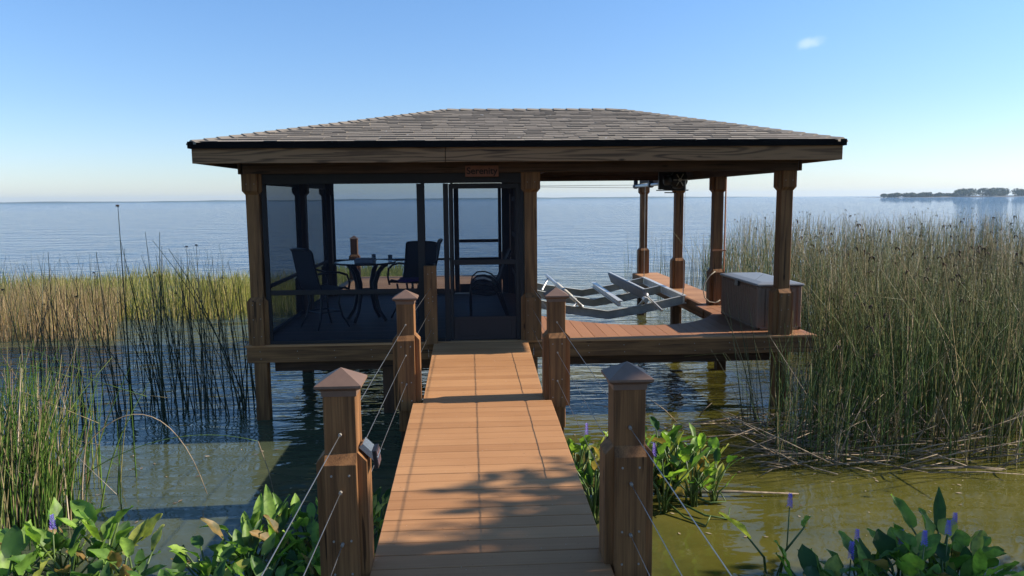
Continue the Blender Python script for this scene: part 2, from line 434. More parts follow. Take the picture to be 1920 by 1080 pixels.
# low hazy far shore lines
def ridge_strip(name, x0, x1, y, hmax, seed, mat, kind='structure'):
    r = random.Random(seed); m_ = MB(); k = 60
    top = []
    for i in range(k+1):
        t = i/k; top.append(hmax*(.55+.45*r.random())*min(1, 6*t, 6*(1-t)))
    vs = []
    for i in range(k+1):
        x = x0 + (x1-x0)*i/k
        vs += [(x, y, ZW-.5), (x, y+30, ZW+top[i]), (x, y+120, ZW+top[i]*.7), (x, y+200, ZW-.5)]
    fs = [(i*4+q, (i+1)*4+q, (i+1)*4+q+1, i*4+q+1) for i in range(k) for q in range(3)]
    m_.add(vs, fs); return tag(m_.fast(name, mat), kind=kind)
ridge_strip('far_shore', -3000, 1500, 3300, 8, 2, M['fartree'])
ridge_strip('island_ground', 532, 1300, 905, 1.6, 3, M['soil'])

def leaf_cloud(mb, c, rad, n, size, r, shell=.55):
    for _ in range(n):
        while True:
            p = Vector((r.uniform(-1, 1), r.uniform(-1, 1), r.uniform(-1, 1)))
            if shell**2 < p.length_squared < 1: break
        q = Vector((c[0]+p.x*rad[0], c[1]+p.y*rad[1], c[2]+p.z*rad[2]))
        a = Vector((r.gauss(0, 1), r.gauss(0, 1), r.gauss(0, 1))).normalized()
        b = a.cross(Vector((r.gauss(0, 1), r.gauss(0, 1), r.gauss(0, 1)))).normalized()
        s = size*r.uniform(.6, 1.3)
        mb.add([q-a*s, q-b*s*.5, q+a*s, q+b*s*.5], [(0, 1, 2, 3)])
mb = MB(); r = random.Random(12)
x = 548.0
while x < 1250:
    t = (x-512)/740
    base = 4.0 + 3.0*sin(t*9)**2
    if x > 640: base = 6.0 + 3.0*abs(sin(x*.021)) + 2*r.random()
    if 505 < x < 640: base = 3.2 + 2.6*r.random()
    w = base*r.uniform(.7, 1.3)
    leaf_cloud(mb, (x, 930+r.uniform(-8, 30), ZW+base*.55+.5), (w*.9, w, base*.52), 280, 1.2, r, .3)
    x += w*.55
tag(mb.fast('island_trees', M['fartree']), 'low blue grey wood of trees on the far point across the lake', 'trees', kind='stuff')

# ------------------------------------------------------------------ shade tree beside the camera (outside the frame) casting the dappled shade
r = random.Random(21)
tree = empty('shade_tree', (9.2, -8.6, -.55), 'broad leafy tree on the bank to the right of the boardwalk', 'tree')
tk = MB()
tk.tube([(9.2, -8.6, -.8), (9.15, -8.55, .3), (9.0, -8.4, 1.3), (8.8, -7.9, 2.4), (8.6, -7.2, 3.6)], [.20, .16, .14, .11, .05], 10)
for a in range(9):
    an = a*2*pi/9+r.uniform(-.2, .2); z0 = 1.2+.25*a
    tk.tube([(9.0, -8.4, z0), (9.0+cos(an)*.8, -8.4+sin(an)*1.1, z0+.5), (9.0+cos(an)*1.3, -8.4+sin(an)*2.0, z0+.9)], [.06, .04, .015], 6)
tk.build('trunk', M['bark'], tree, True)
cr = MB()
for _ in range(74):
    an = r.uniform(0, 2*pi); rr = math.sqrt(r.random())
    c = (r.uniform(8.0, 9.5), r.uniform(-9.7, -4.85), r.uniform(2.0, 5.35) + .25*sin(_*1.3))
    leaf_cloud(cr, c, (.62, .62, .42), 170, .10, r, .1)
for _ in range(16):
    leaf_cloud(cr, (r.uniform(8.0, 9.3), r.uniform(-5.6, -4.5), r.uniform(1.7, 3.5)), (.55, .5, .4), 150, .10, r, .1)
cr.fast('crown', M['treeleaf'], tree)

# ------------------------------------------------------------------ timber posts with chamfered cladding
def clad(mb, x, y, s, za, zb, t=.05, w=None, ch_top=True, ch_bot=False, sides='fblr'):
    """four boards on the faces of a square post, ends cut at 45 degrees"""
    h = s/2; w = (w or s)/2
    prof = [(0, za + (t if ch_bot else 0)), (0, zb - (t if ch_top else 0)), ]
    def P(out):   # outline in (distance from face, z)
        o = [(0, za), (0, zb)] if True else []
        return [(0, za), (t, za+(t*1.1 if ch_bot else 0)), (t, zb-(t*1.1 if ch_top else 0)), (0, zb)]
    o = P(1)
    if 'f' in sides: mb.prism([(y-h-d, z) for d, z in o], 'x', x-w, x+w)
    if 'b' in sides: mb.prism([(y+h+d, z) for d, z in o], 'x', x-w, x+w)
    if 'l' in sides: mb.prism([(x-h-d, z) for d, z in o], 'y', y-w, y+w)
    if 'r' in sides: mb.prism([(x+h+d, z) for d, z in o], 'y', y-w, y+w)
_bolt = {}
def bolts(pts, parent, r=.006, L=.004):
    off = parent_world(parent)
    for (x, y, z) in pts:
        k = (r, L)
        if k not in _bolt:
            b_ = MB(); b_.tube([(0, 0, 0), (0, -L, 0)], r, 8); o = b_.build('bolt', M['screw']); _bolt[k] = o.data
        else:
            o = bpy.data.objects.new('bolt', _bolt[k]); col.objects.link(o)
        o.parent = parent; o.location = Vector((x, y, z)) - off

# ------------------------------------------------------------------ BOATHOUSE
bh = empty('boathouse', (.9, 2.6, 0), 'timber boathouse on piles with a screened room and grey shingle hip roof', 'boathouse')
def members(name, boxes, mat, par=None, b=.004):
    for q in boxes:
        m_ = MB(); m_.bbox(*q, b); o_ = m_.build(name, M[mat], par or bh)
    return o_
# ---- deck surfaces
mb = MB()
r = random.Random(2)
# floor of screened room and the porch behind it, boards run across
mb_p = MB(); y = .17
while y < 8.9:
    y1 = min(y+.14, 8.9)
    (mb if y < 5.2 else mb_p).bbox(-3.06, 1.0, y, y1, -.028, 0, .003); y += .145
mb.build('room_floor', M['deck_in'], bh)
mb_p.build('porch_deck', M['deck_x'], bh)
# slip-side front deck: boards run front to back, rear edge cut to the curve of a bow
curve = [(1.0, 2.35), (1.25, 1.95), (1.6, 1.56), (2.0, 1.27), (2.4, 1.09), (2.8, 1.02), (3.2, 1.10), (3.5, 1.30), (3.8, 1.62), (4.0, 1.98), (4.15, 2.45), (4.2, 3.0)]
def cy(x):
    if x <= curve[0][0]: return curve[0][1]
    for (a, b), (c, d) in zip(curve, curve[1:]):
        if x <= c: return b+(d-b)*(x-a)/(c-a)
    return 3.0
mb = MB(); x = 1.006
while x < 4.83:
    x1 = min(x+.172, 4.83)
    ya, yb = (cy(x), cy(x1)) if x1 < 4.2 else (3.0, 3.0)
    mb.prism([(x, .17), (x1, .17), (x1, yb), (x, ya)], 'z', -.028, 0)
    x += .178
mb.build('slip_deck', M['deck_y'], bh)
mb = MB()
mb.bbox(-3.10, 4.85, .0, .162, -.03, .001, .004)
mb.build('edge_board', M['deck_x'], bh)
mb = MB(); y = 3.006
while y < 8.9:
    mb.bbox(4.2, 4.83, y, min(y+.14, 8.9), -.028, 0, .003); y += .146
mb.build('side_deck', M['deck_x'], bh)
# ---- rim joists and under-beams
members('front_rim_joist', [(-3.08, -.62, .012, .052, -.245, -.031), (.84, 4.82, .012, .052, -.245, -.031), (-.615, .835, .012, .052, -.245, -.031)], 'wood_x')
members('side_joist', [(-3.08, -3.04, .056, 8.88, -.245, -.031), (4.79, 4.83, .056, 8.88, -.245, -.031), (.955, .995, 2.4, 8.88, -.245, -.031), (4.16, 4.198, 3.0, 8.88, -.245, -.005)], 'wood_y')
mb = MB()
for (a, b), (c, d) in zip(curve, curve[1:]):
    mb.beam((a, b+.03, -.135), (c, d+.03, -.135), .025, .25)
mb.build('curved_rim', M['wood_y'], bh)
members('floor_joist', [(-3.03, .95, .06+i*.6, .10+i*.6, -.24, -.032) for i in range(1, 15)], 'wood_x')
members('cross_beam', [(-2.75, -.2, .16, .24, -.40, -.25), (1.0, 4.3, .30, .36, -.42, -.25), (-2.85, .9, 2.95, 3.05, -.42, -.25), (-2.85, .9, 5.2, 5.3, -.42, -.25), (-2.85, .9, 8.6, 8.7, -.42, -.25)], 'dark_x')
# ---- roof posts (run down as piles)
S = .170
def roof_post(x, y, low=True, kind='wood_z', top=2.56, sides='fblr'):
    p = MB(); p.bbox(x-S/2, x+S/2, y-S/2, y+S/2, .003, top, .006)
    o = p.build('post', M[kind], bh)
    c = MB(); clad(c, x, y, S, .004, .66, .055, S*.98, True, False, sides)
    c.build('base_cladding', M[kind], o)
    c = MB(); clad(c, x, y, S, 2.03, 2.30, .045, S*.98, False, True, sides)
    c.build('post_bracket', M[kind], o)
    q = MB(); q.bbox(x-.085, x+.085, y-.085, y+.085, ZW-1.2, -.246, .005)
    q.build('pile', M[kind], bh)
    if y < 1:
        for z in (.12, .36, .56): bolts([(x-.05, y-S/2-.055, z), (x+.05, y-S/2-.055, z+.01)], o)
        bolts([(x-.05, y-S/2-.055, 2.17), (x+.05, y-S/2-.055, 2.17)], o)
    return o
YF = .095
roof_post(-2.905, YF+.005); roof_post(.805, YF+.005); roof_post(4.38, YF+.06)
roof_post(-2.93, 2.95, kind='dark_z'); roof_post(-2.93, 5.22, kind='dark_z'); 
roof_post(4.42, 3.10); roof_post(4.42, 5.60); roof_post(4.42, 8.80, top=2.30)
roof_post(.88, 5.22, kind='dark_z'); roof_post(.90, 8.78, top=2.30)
# second row of piles under the slip
for (x, y) in ((4.30, 2.4), (4.30, 5.3), (4.30, 8.5), (-1.2, .30), (-1.2, 2.95), (-1.2, 5.22)):
    q = MB(); q.bbox(x-.08, x+.08, y-.08, y+.08, ZW-1.2, -.26, .005); q.build('pile', M['dark_z'], bh)
# ---- perimeter beams
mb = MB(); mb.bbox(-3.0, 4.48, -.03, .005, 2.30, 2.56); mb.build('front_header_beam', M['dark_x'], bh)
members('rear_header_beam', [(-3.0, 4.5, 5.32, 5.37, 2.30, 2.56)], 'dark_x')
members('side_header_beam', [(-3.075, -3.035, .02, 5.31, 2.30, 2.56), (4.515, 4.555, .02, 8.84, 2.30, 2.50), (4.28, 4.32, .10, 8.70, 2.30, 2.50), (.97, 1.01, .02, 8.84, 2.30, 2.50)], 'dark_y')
# ---- roof
EX0, EX1, EY0, EY1, EZ = -3.43, 4.80, -.60, 5.92, 2.665
RX0, RX1, RY, RZ = -.38, 2.52, 2.65, 3.425
sh = MB(); r = random.Random(9)
def slope(a, b, c, d, rows, gap):
    """shingle courses on a quad/triangle: eave a->b, top d->c; each tab is a slab lapped over the course below"""
    a, b, c, d = map(Vector, (a, b, c, d))
    nrm = (b-a).cross(d-a).normalized()
    if nrm.z < 0: nrm = -nrm
    for k in range(rows):
        t0, t1 = k/rows, min(1, (k+1.18)/rows)
        la, lb = a.lerp(d, t0), b.lerp(c, t0); ua, ub = a.lerp(d, t1), b.lerp(c, t1)
        L = (lb-la).length
        if L < .05: continue
        e = (lb-la).normalized(); s = 0.0
        s = -r.random()*gap
        base_off = .008
        while s < L:
            w = gap*r.uniform(.6, 1.2); s0, s1 = max(0, s), min(L, s+w)
            if s1 - s0 > .01:
                th = r.choice((.007, .009, .012, .015))
                sk = r.uniform(-.008, .008)
                p0 = la + e*s0; p1 = la + e*(s1-.004)
                # upper edge clamped to the hip lines
                up_dir = (ua-la) - e*(ua-la).dot(e)
                q0 = p0 + up_dir; q1 = p1 + up_dir
                def clampu(q):
                    x_ = (q-ua).dot(e); mx_ = (ub-ua).length
                    return ua + e*min(max(x_, 0), mx_)
                q0, q1 = clampu(q0), clampu(q1)
                lo = up_dir.normalized()*sk
                top = nrm*(base_off+th); bot = nrm*(base_off-.006); tu = nrm*.004
                sh.add([p0+lo+bot, p1+lo+bot, p1+lo+top, p0+lo+top, q0, q1, q1+tu, q0+tu],
                       [(0, 1, 2, 3), (3, 2, 6, 7), (0, 3, 7, 4), (1, 5, 6, 2), (0, 4, 5, 1), (4, 7, 6, 5)])
            s += w
A, B, Cc, D = (EX0, EY0, EZ), (EX1, EY0, EZ), (EX1, EY1, EZ), (EX0, EY1, EZ)
E_, F_ = (RX0, RY, RZ), (RX1, RY, RZ)
slope(A, B, F_, E_, 19, .24); slope(Cc, D, E_, F_, 19, .24)
slope(D, A, E_, E_, 15, .25); slope(B, Cc, F_, F_, 12, .25)
roof = sh.build('roof', M['shingle'], bh)
u = MB()
u.add([A, B, Cc, D, E_, F_], [(0, 1, 5, 4), (2, 3, 4, 5), (3, 0, 4), (1, 2, 5)])
u.build('roof_sheathing', M['dark_x'], roof)
cp = MB()
def caps(a, b, n, w=.125):
    a, b = Vector(a), Vector(b); t = (b-a).normalized(); sd = t.cross(Vector((0, 0, 1))).normalized(); L = (b-a).length
    for k in range(n):
        p = a + t*(L*k/n); q = a + t*min(L, L*(k+1.25)/n)
        lift = .032; dn = .035 if abs(t.z) > .01 else .035
        up_ = Vector((0, 0, 1))
        cp.add([p-sd*w+up_*(lift-dn), p+up_*(lift+.004), p+sd*w+up_*(lift-dn), q-sd*w+up_*(lift-dn-.02), q+up_*(lift-.010), q+sd*w+up_*(lift-dn-.02),
                p-sd*w+up_*(lift-dn-.02), p+sd*w+up_*(lift-dn-.02)],
               [(0, 1, 4, 3), (1, 2, 5, 4), (0, 6, 7, 2, 1)])
caps(A, E_, 26); caps(B, F_, 22); caps(Cc, F_, 18); caps(D, E_, 22); caps(E_, F_, 13)
cp.build('hip_cap', M['shingle'], roof)
# drip edge and fascia
mb = MB(); o = .035
mb.box(EX0-o, EX1+o, EY0-o, EY0-.004, EZ-.070, EZ+.012); mb.box(EX0-o, EX1+o, EY1+.004, EY1+o, EZ-.070, EZ+.012)
mb.box(EX0-o, EX0-.004, EY0-.003, EY1+.003, EZ-.070, EZ+.012); mb.box(EX1+.004, EX1+o, EY0-.003, EY1+.003, EZ-.070, EZ+.012)
mb.build('drip_edge', M['drip'], roof)
members('fascia_board', [(EX0, -.32, EY0, EY0+.038, EZ-.252, EZ-.012), (-.312, EX1, EY0-.002, EY0+.036, EZ-.250, EZ-.012), (EX0, EX1, EY1-.04, EY1, EZ-.25, EZ-.012)], 'fascia', roof, .003)
members('side_fascia_board', [(EX0, EX0+.038, EY0+.042, EY1-.044, EZ-.25, EZ-.012), (EX1-.038, EX1, EY0+.042, EY1-.044, EZ-.25, EZ-.012)], 'fascia_y', roof, .003)
mb = MB(); x = EX0+.06
while x < EX1-.1:
    mb.bbox(x, min(x+.135, EX1-.05), EY0+.045, EY1-.05, 2.563, 2.580, .003); x += .14
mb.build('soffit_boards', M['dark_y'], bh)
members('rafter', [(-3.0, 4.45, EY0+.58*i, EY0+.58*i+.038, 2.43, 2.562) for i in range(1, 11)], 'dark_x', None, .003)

# ---- screened room
def bar(x0, x1, y0, y1, z0, z1, name='screen_frame', mat='frame', par=None):
    b_ = MB(); b_.bbox(x0, x1, y0, y1, z0, z1, .003); return b_.build(name, M[mat], par or bh)
yf0, yf1 = .04, .085
fw_ = MB()
for (x0, x1, z0, z1) in ((-2.79, -.385, .005, .05), (-2.79, .705, 2.165, 2.298), (-2.79, -2.73, .055, 2.16), (-.735, -.64, .055, 2.16),
                         (-2.725, -.74, .675, .740), (-.635, -.385, .675, .73), (-.38, -.31, .005, 2.16), (.655, .705, .005, 2.16)):
    fw_.bbox(x0, x1, yf0, yf1, z0, z1, .003)
fw_.build('front_screen_frame', M['frame'], bh)
def screen(name, a, b, z0, z1):
    m_ = MB(); m_.quad((a[0], a[1], z0), (b[0], b[1], z0), (b[0], b[1], z1), (a[0], a[1], z1)); return m_.fast(name, M['screen'], bh)
screen('screen_panel', (-2.76, .062), (-.69, .062), .03, 2.2); screen('screen_panel', (-.69, .062), (-.35, .062), .03, 2.2)
# left side wall
sw = MB()
for (y0, y1) in ((.20, 2.85), (3.05, 5.12)):
    for (a, b, z0, z1) in ((y0, y1, .005, .06), (y0, y1, 2.17, 2.298), (y0, y1, .69, .74), (y0, y0+.05, .062, .688), (y0, y0+.05, .742, 2.168), (y1-.05, y1, .062, .688), (y1-.05, y1, .742, 2.168)):
        sw.bbox(-2.965, -2.92, a, b, z0, z1, .003)
sw.build('side_screen_frame', M['frame'], bh)
screen('screen_panel', (-2.942, .22), (-2.942, 2.84), .03, 2.2); screen('screen_panel', (-2.942, 3.06), (-2.942, 5.1), .03, 2.2)
# rear wall with its own screen door
rw = MB()
for (x0, x1, z0, z1) in ((-2.83, -.365, .005, .10), (-2.83, .78, 2.28, 2.298), (-2.83, -2.78, .102, 2.278), (-1.02, -.95, .102, 2.278), (-2.775, -1.025, .70, .745),
                         (-.945, -.43, .70, .745), (-.425, -.37, .005, 2.278), (.62, .78, .005, 2.278)):
    rw.bbox(x0, x1, 5.18, 5.225, z0, z1, .003)
rw.build('rear_screen_frame', M['frame'], bh)
screen('screen_panel', (-2.8, 5.2), (-.40, 5.2), .03, 2.29)
rd = MB()
for (x0, x1, z0, z1) in ((-.362, -.262, .02, 2.27), (.545, .612, .02, 2.27), (-.26, .543, 2.18, 2.27), (-.26, .543, 1.06, 1.125), (-.26, .543, .70, .75), (-.26, .543, .02, .20)):
    rd.bbox(x0, x1, 5.19, 5.228, z0, z1, .003)
rdo = rd.build('rear_screen_door', M['frame'], bh)
m_ = MB(); m_.quad((-.28, 5.21, .1), (.58, 5.21, .1), (.58, 5.21, 2.25), (-.28, 5.21, 2.25)); m_.fast('door_screen', M['screen'], rdo)
# front screen door
fd = MB()
for (x0, x1, z0, z1) in ((-.305, -.262, .012, 2.155), (.60, .65, .012, 2.155), (-.26, .598, 2.09, 2.155), (-.26, .598, 1.055, 1.125)):
    fd.bbox(x0, x1, .045, .08, z0, z1, .003)
fdo = fd.build('front_screen_door', M['frame'], bh)
kp = MB(); kp.bbox(-.26, .598, .05, .075, .012, .34, .006); kp.bbox(-.19, .53, .045, .049, .075, .29, .002)
kp.build('kick_panel', plain('brown_kick_panel', (.022, .012, .011), .7, 0, .2), fdo)
m_ = MB(); m_.quad((-.28, .062, .32), (.61, .062, .32), (.61, .062, 2.12), (-.28, .062, 2.12)); m_.fast('door_screen', M['screen'], fdo)
hd = MB(); hd.tube([(-.282, .03, 1.0), (-.282, .005, 1.01), (-.282, .005, 1.15), (-.282, .03, 1.16)], .008, 6); hd.build('handle', M['black'], fdo)
# solid plank wall between room and boat slip
pw = MB(); y = .24
while y < 5.1:
    pw.bbox(.86, .885, y, min(y+.135, 5.1), .003, 2.40, .004); y += .14
wl_ = pw.build('plank_wall', M['dark_z'], bh)
cb = MB(); y = .24
for z in (.45, 1.2, 1.9): cb.bbox(.82, .858, .24, 5.1, z, z+.09, .003)
cb.build('wall_batten', M['dark_y'], wl_)
sp = MB(); sp.bbox(.808, .819, 2.90, 3.02, 1.93, 2.06, .003); sp.box(.803, .808, 2.94, 2.98, 1.97, 2.02)
sp.build('light_switch', M['white'], wl_)
# conduit on the second slip post
cd = MB(); cd.tube([(4.545, 3.03, .3), (4.545, 3.03, 2.3)], .014, 8); cd.tube([(4.545, 3.03, .3), (4.56, 3.0, .2), (4.60, 2.95, .05)], .014, 8)
cd.bbox(4.31, 4.56, 2.985, 2.999, .98, 1.005, .002)
cd.build('conduit', M['copper'], bh)
# ledger half post by the entry that ends the left railing
hp = MB(); hp.bbox(-.655, -.485, -.085, -.004, -.02, 1.06, .006)
hpo = hp.build('ledger_post', M['wood_z'], bh)
for z in (.12, .32, .56, .62, .95): bolts([(-.60, -.086, z), (-.54, -.086, z+.02)], hpo)
for i in range(16):
    x = -2.9+i*.5
    bolts([(x, .012, -.09), (x+.01, .012, -.19)], bh)

# sign over the door
sg = empty('hanging_sign', (.15, -.05, 2.2), 'small red brown wooden name board lettered Serenity above the screen door', 'sign')
mb = MB(); mb.bbox(-.075, .37, -.062, -.035, 2.245, 2.392, .004); mb.build('board', M['signwood'], sg)
cu = bpy.data.curves.new('lettering', 'FONT'); cu.body = 'Serenity'; cu.size = .125; cu.extrude = .003
cu.align_x = 'CENTER'; cu.align_y = 'CENTER'; cu.offset = .0018
tmp = bpy.data.objects.new('lettering_tmp', cu); col.objects.link(tmp)
bpy.context.view_layer.update()
me = bpy.data.meshes.new_from_object(tmp.evaluated_get(bpy.context.evaluated_depsgraph_get()))
bpy.data.objects.remove(tmp)
lt = bpy.data.objects.new('lettering', me); col.objects.link(lt); me.materials.clear(); me.materials.append(M['letter'])
lt.parent = sg; lt.rotation_euler = (pi/2, 0, 0); lt.location = (-.002, -.016, .118)

# ------------------------------------------------------------------ BOARDWALK with cable railing
bw = empty('boardwalk', (.1, -5, 0), 'tan composite plank boardwalk leading to the boathouse with steel cable railings', 'boardwalk')
def walk(x0a, x1a, ya, x0b, x1b, yb, name, zt):
    m_ = MB(); y = ya
    while y < yb-.02:
        y1 = min(y+.1445, yb); 
        def L(t0, t1, yy): return t0+(t1-t0)*(yy-ya)/(yb-ya)
        a0, a1, b0, b1 = L(x0a, x0b, y), L(x1a, x1b, y), L(x0a, x0b, y1), L(x1a, x1b, y1)
        jz = random.Random(int(y*100)).uniform(-.0012, .0012)
        e = .003
        m_.add([(a0, y, zt-.028), (a1, y, zt-.028), (b1, y1, zt-.028), (b0, y1, zt-.028),
                (a0, y, zt-e+jz), (a1, y, zt-e+jz), (b1, y1, zt-e+jz), (b0, y1, zt-e+jz),
                (a0+e, y+e, zt+jz), (a1-e, y+e, zt+jz), (b1-e, y1-e, zt+jz), (b0+e, y1-e, zt+jz)],
               [(0, 3, 2, 1), (8, 9, 10, 11)] + [(i, (i+1) % 4, (i+1) % 4+4, i+4) for i in range(4)] + [(i+4, (i+1) % 4+4, (i+1) % 4+8, i+8) for i in range(4)])
        y += .151
    return m_.build(name, M['deck_x'], bw)
walk(-.505, .655, -12.0, -.592, .750, -3.04, 'near_walkway_deck', .0)
walk(-.500, .690, -3.034, -.540, .752, -.03, 'far_walkway_deck', -.004)
members('stringer', [(-.50, -.46, -12, -.04, -.235, -.033), (.60, .64, -12, -.04, -.235, -.033), (.06, .10, -12, -.04, -.235, -.033)], 'dark_y', bw)
SP = .168
def rail_post(x, y, sides='fblr', base=-.02, cap_mat='cap'):
    p = MB(); p.bbox(x-SP/2, x+SP/2, y-SP/2, y+SP/2, -.30, 1.0, .005)
    o = p.build('rail_post', M['wood_z'], bw)
    c = MB(); clad(c, x, y, SP, base-.06, .655, .045, SP*.97, True, False, sides); c.build('post_cladding', M['wood_z'], o)
    k = MB(); h = SP/2
    def ring(w, z): return [(x-w, y-w, z), (x+w, y-w, z), (x+w, y+w, z), (x-w, y+w, z)]
    vs = ring(h+.004, .955) + ring(h+.006, .985) + ring(h+.028, .998) + ring(h+.034, 1.004) + ring(h+.034, 1.016) + ring(h+.022, 1.024) + [(x, y, 1.088)]
    fs = [(0, 3, 2, 1)]
    for q in range(5):
        for i in range(4): j = (i+1) % 4; fs.append((q*4+i, q*4+j, q*4+4+j, q*4+4+i))
    for i in range(4): fs.append((20+i, 20+(i+1) % 4, 24))
    k.add(vs, fs); k.build('post_cap', M[cap_mat], o)
    yf = y-h-.045
    bolts([(x-.045, yf, .55), (x+.045, yf, .55), (x-.045, yf, .2), (x+.045, yf, .2), (x-.045, yf, .02), (x+.045, yf, .02)], o)
    bolts([(x, y-h, .755), (x, yf, .465), (x, yf, .185)], o, .009, .02)
    q = MB(); q.bbox(x-.075, x+.075, y-.06, y+.09, ZW-1.0, -.305, .005); q.build('pile', M['dark_z'], bw)
    return o
LX, RX = -.69, .80
p_nl = rail_post(LX+.0, -6.21); p_nr = rail_post(RX+.012, -6.21)
p_ml = rail_post(-.648, -2.90); p_mr = rail_post(.812, -2.90)
rail_post(LX, -9.75); rail_post(RX, -9.75)
def cable(pts):
    c = MB()
    c.tube(pts, .0024, 6); c.build('cable', M['cable'], bw)
for z in (.755, .465, .185):
    cable([(LX, -9.75, z), (LX, -6.21, z), (-.648, -2.9, z), (-.57, -.08, z)])
    cable([(RX, -9.75, z), (RX+.012, -6.21, z), (.812, -2.9, z), (.805, -.05, z)])
# solar lamp clipped on the near left post
sl = empty('solar_light', (LX+SP/2+.045, -6.21, .58), 'small square solar lamp fixed on the near left railing post', 'solar light')
mb = MB()
cx, cz = LX+SP/2+.034, .640
t = Vector((.707, 0, -.707)); nn = Vector((.707, 0, .707)); s1 = Vector((0, 1, 0)); c0 = Vector((cx, -6.21, cz))
def obox(m_, c, a, b, c_, la, lb, lc):
    vs = [c + a*i*la + b*j*lb + c_*k*lc for k in (-1, 1) for i, j in ((-1,-1),(1,-1),(1,1),(-1,1))]
    m_.add(vs, [(0,3,2,1),(4,5,6,7),(0,1,5,4),(1,2,6,5),(2,3,7,6),(3,0,4,7)])
obox(mb, c0+nn*.016+t*.01, t, s1, nn, .055, .055, .014); mb.build('housing', M['steel'], sl)
mb = MB(); d2 = Vector((.94, 0, .1)).normalized(); u3 = Vector((-.1, 0, .94)).normalized()
obox(mb, c0+t*.062+nn*.012, u3, s1, d2, .048, .058, .010); mb.build('lamp_head', M['black'], sl)
mb = MB()
for j in (-1, 1): 
    for i in (-1, 1): obox(mb, c0+t*.062+nn*.012+d2*.011+s1*.026*j+u3*.02*i, u3, s1, d2, .017, .022, .002)
mb.build('solar_cell', M['solar'], sl)

# capped railing post at the rear of the porch (part of the boathouse railing)
def porch_post(x, y):
    p = MB(); p.bbox(x-SP/2, x+SP/2, y-SP/2, y+SP/2, .003, 1.0, .005); o = p.build('rail_post', M['wood_z'], bh)
    c = MB(); clad(c, x, y, SP, .004, .62, .045, SP*.97); c.build('post_cladding', M['wood_z'], o)
    k = MB(); h = SP/2
    k.add([(x-h-.03, y-h-.03, 1.0), (x+h+.03, y-h-.03, 1.0), (x+h+.03, y+h+.03, 1.0), (x-h-.03, y+h+.03, 1.0), (x, y, 1.085)], [(0, 3, 2, 1), (0, 1, 4), (1, 2, 4), (2, 3, 4), (3, 0, 4)])
    k.build('post_cap', M['cap'], o)
porch_post(-2.90, 8.35)

# ------------------------------------------------------------------ BOAT LIFT
bl = empty('boat_lift', (2.6, 5.7, -.1), 'aluminium boat lift cradle with two bunks hanging over the open slip', 'boat lift')
def vbeam(y, name, mat='alu_dull'):
    m_ = MB(); pr = [(1.08, .05), (1.75, -.10), (2.62, -.235), (3.3, -.13), (4.10, .045)]
    for (x0, z0), (x1, z1) in zip(pr, pr[1:]):
        for dz in (0, -.148): m_.prism([(x0, z0+dz), (x1, z1+dz), (x1, z1+dz-.012), (x0, z0+dz-.012)], 'y', y-.045, y+.045)
        m_.prism([(x0, z0-.013), (x1, z1-.013), (x1, z1-.147), (x0, z0-.147)], 'y', y-.006, y+.006)
    return m_.build(name, M[mat], bl)
vbeam(4.05, 'cradle_beam'); vbeam(5.75, 'cradle_beam'); vbeam(7.40, 'cradle_beam')
for x in (1.06, 4.12):
    m_ = MB(); z = .05
    m_.box(x-.045, x+.045, 4.0, 7.45, z-.012, z); m_.box(x-.045, x+.045, 4.0, 7.45, z-.16, z-.148); m_.box(x-.006, x+.006, 4.0, 7.45, z-.147, z-.013)
    m_.build('end_beam', M['alu'], bl)
m_ = MB(); m_.box(2.83, 2.93, 4.1, 7.36, -.16, -.148); m_.box(2.83, 2.93, 4.1, 7.36, -.06, -.048); m_.box(2.875, 2.885, 4.1, 7.36, -.147, -.061)
m_.build('keel_beam', M['alu'], bl)
# right bunk: wide tilted board on legs
m_ = MB(); dn = Vector((.42, 0, .13)).normalized(); n_ = Vector((-.13, 0, .42)).normalized()
a, b = Vector((3.27, 7.25, .07)), Vector((3.38, 4.15, .04))
for e0, e1 in ((a, b),):
    w, th = .10, .02
    vs = [e + dn*i*w + Vector((0, 0, -1))*0 + n_*j*th + Vector((0, 0, -.35*i*w)) for e in (e0, e1) for i, j in ((-1, -1), (1, -1), (1, 1), (-1, 1))]
# board stands steeply, broad face toward the keel
dn = Vector((.35, 0, -.94)); n_ = Vector((.94, 0, .35)); w, th = .115, .022
vs = [e + dn*i*w + n_*j*th for e in (a, b) for i, j in ((-1, -1), (1, -1), (1, 1), (-1, 1))]
m_.add(vs, [(0,1,2,3),(7,6,5,4),(0,4,5,1),(1,5,6,2),(2,6,7,3),(3,7,4,0)])
bk = m_.build('bunk', M['bunk'], bl)
m_ = MB(); m_.beam(a+dn*-.12+n_*.03, b+dn*-.12+n_*.03, .05, .012); m_.build('bunk_cap', M['alu'], bk)
m_ = MB()
for (p, q) in (((3.42, 4.2, .02), (3.60, 3.72, -.20)), ((3.36, 4.2, -.06), (3.30, 4.3, -.17)), ((3.27, 7.1, .0), (3.52, 7.0, -.16)), ((3.3, 5.9, -.02), (3.48, 5.75, -.17)), ((3.45, 4.3, .05), (3.38, 4.05, -.12))):
    m_ = MB(); m_.tube([p, q], .028, 10); m_.build('bunk_leg', M['alu'], bk)
m_ = MB(); m_.tube([(3.36, 4.14, -.02), (3.36, 3.98, -.03)], .05, 12)
m_.build('bunk_bracket', M['alu'], bk)
m_ = MB(); m_.tube([(3.50, 5.6, -.02), (3.50, 5.6, .10)], [.09, .07], 10); m_.build('rubber_pad', M['black'], bk)
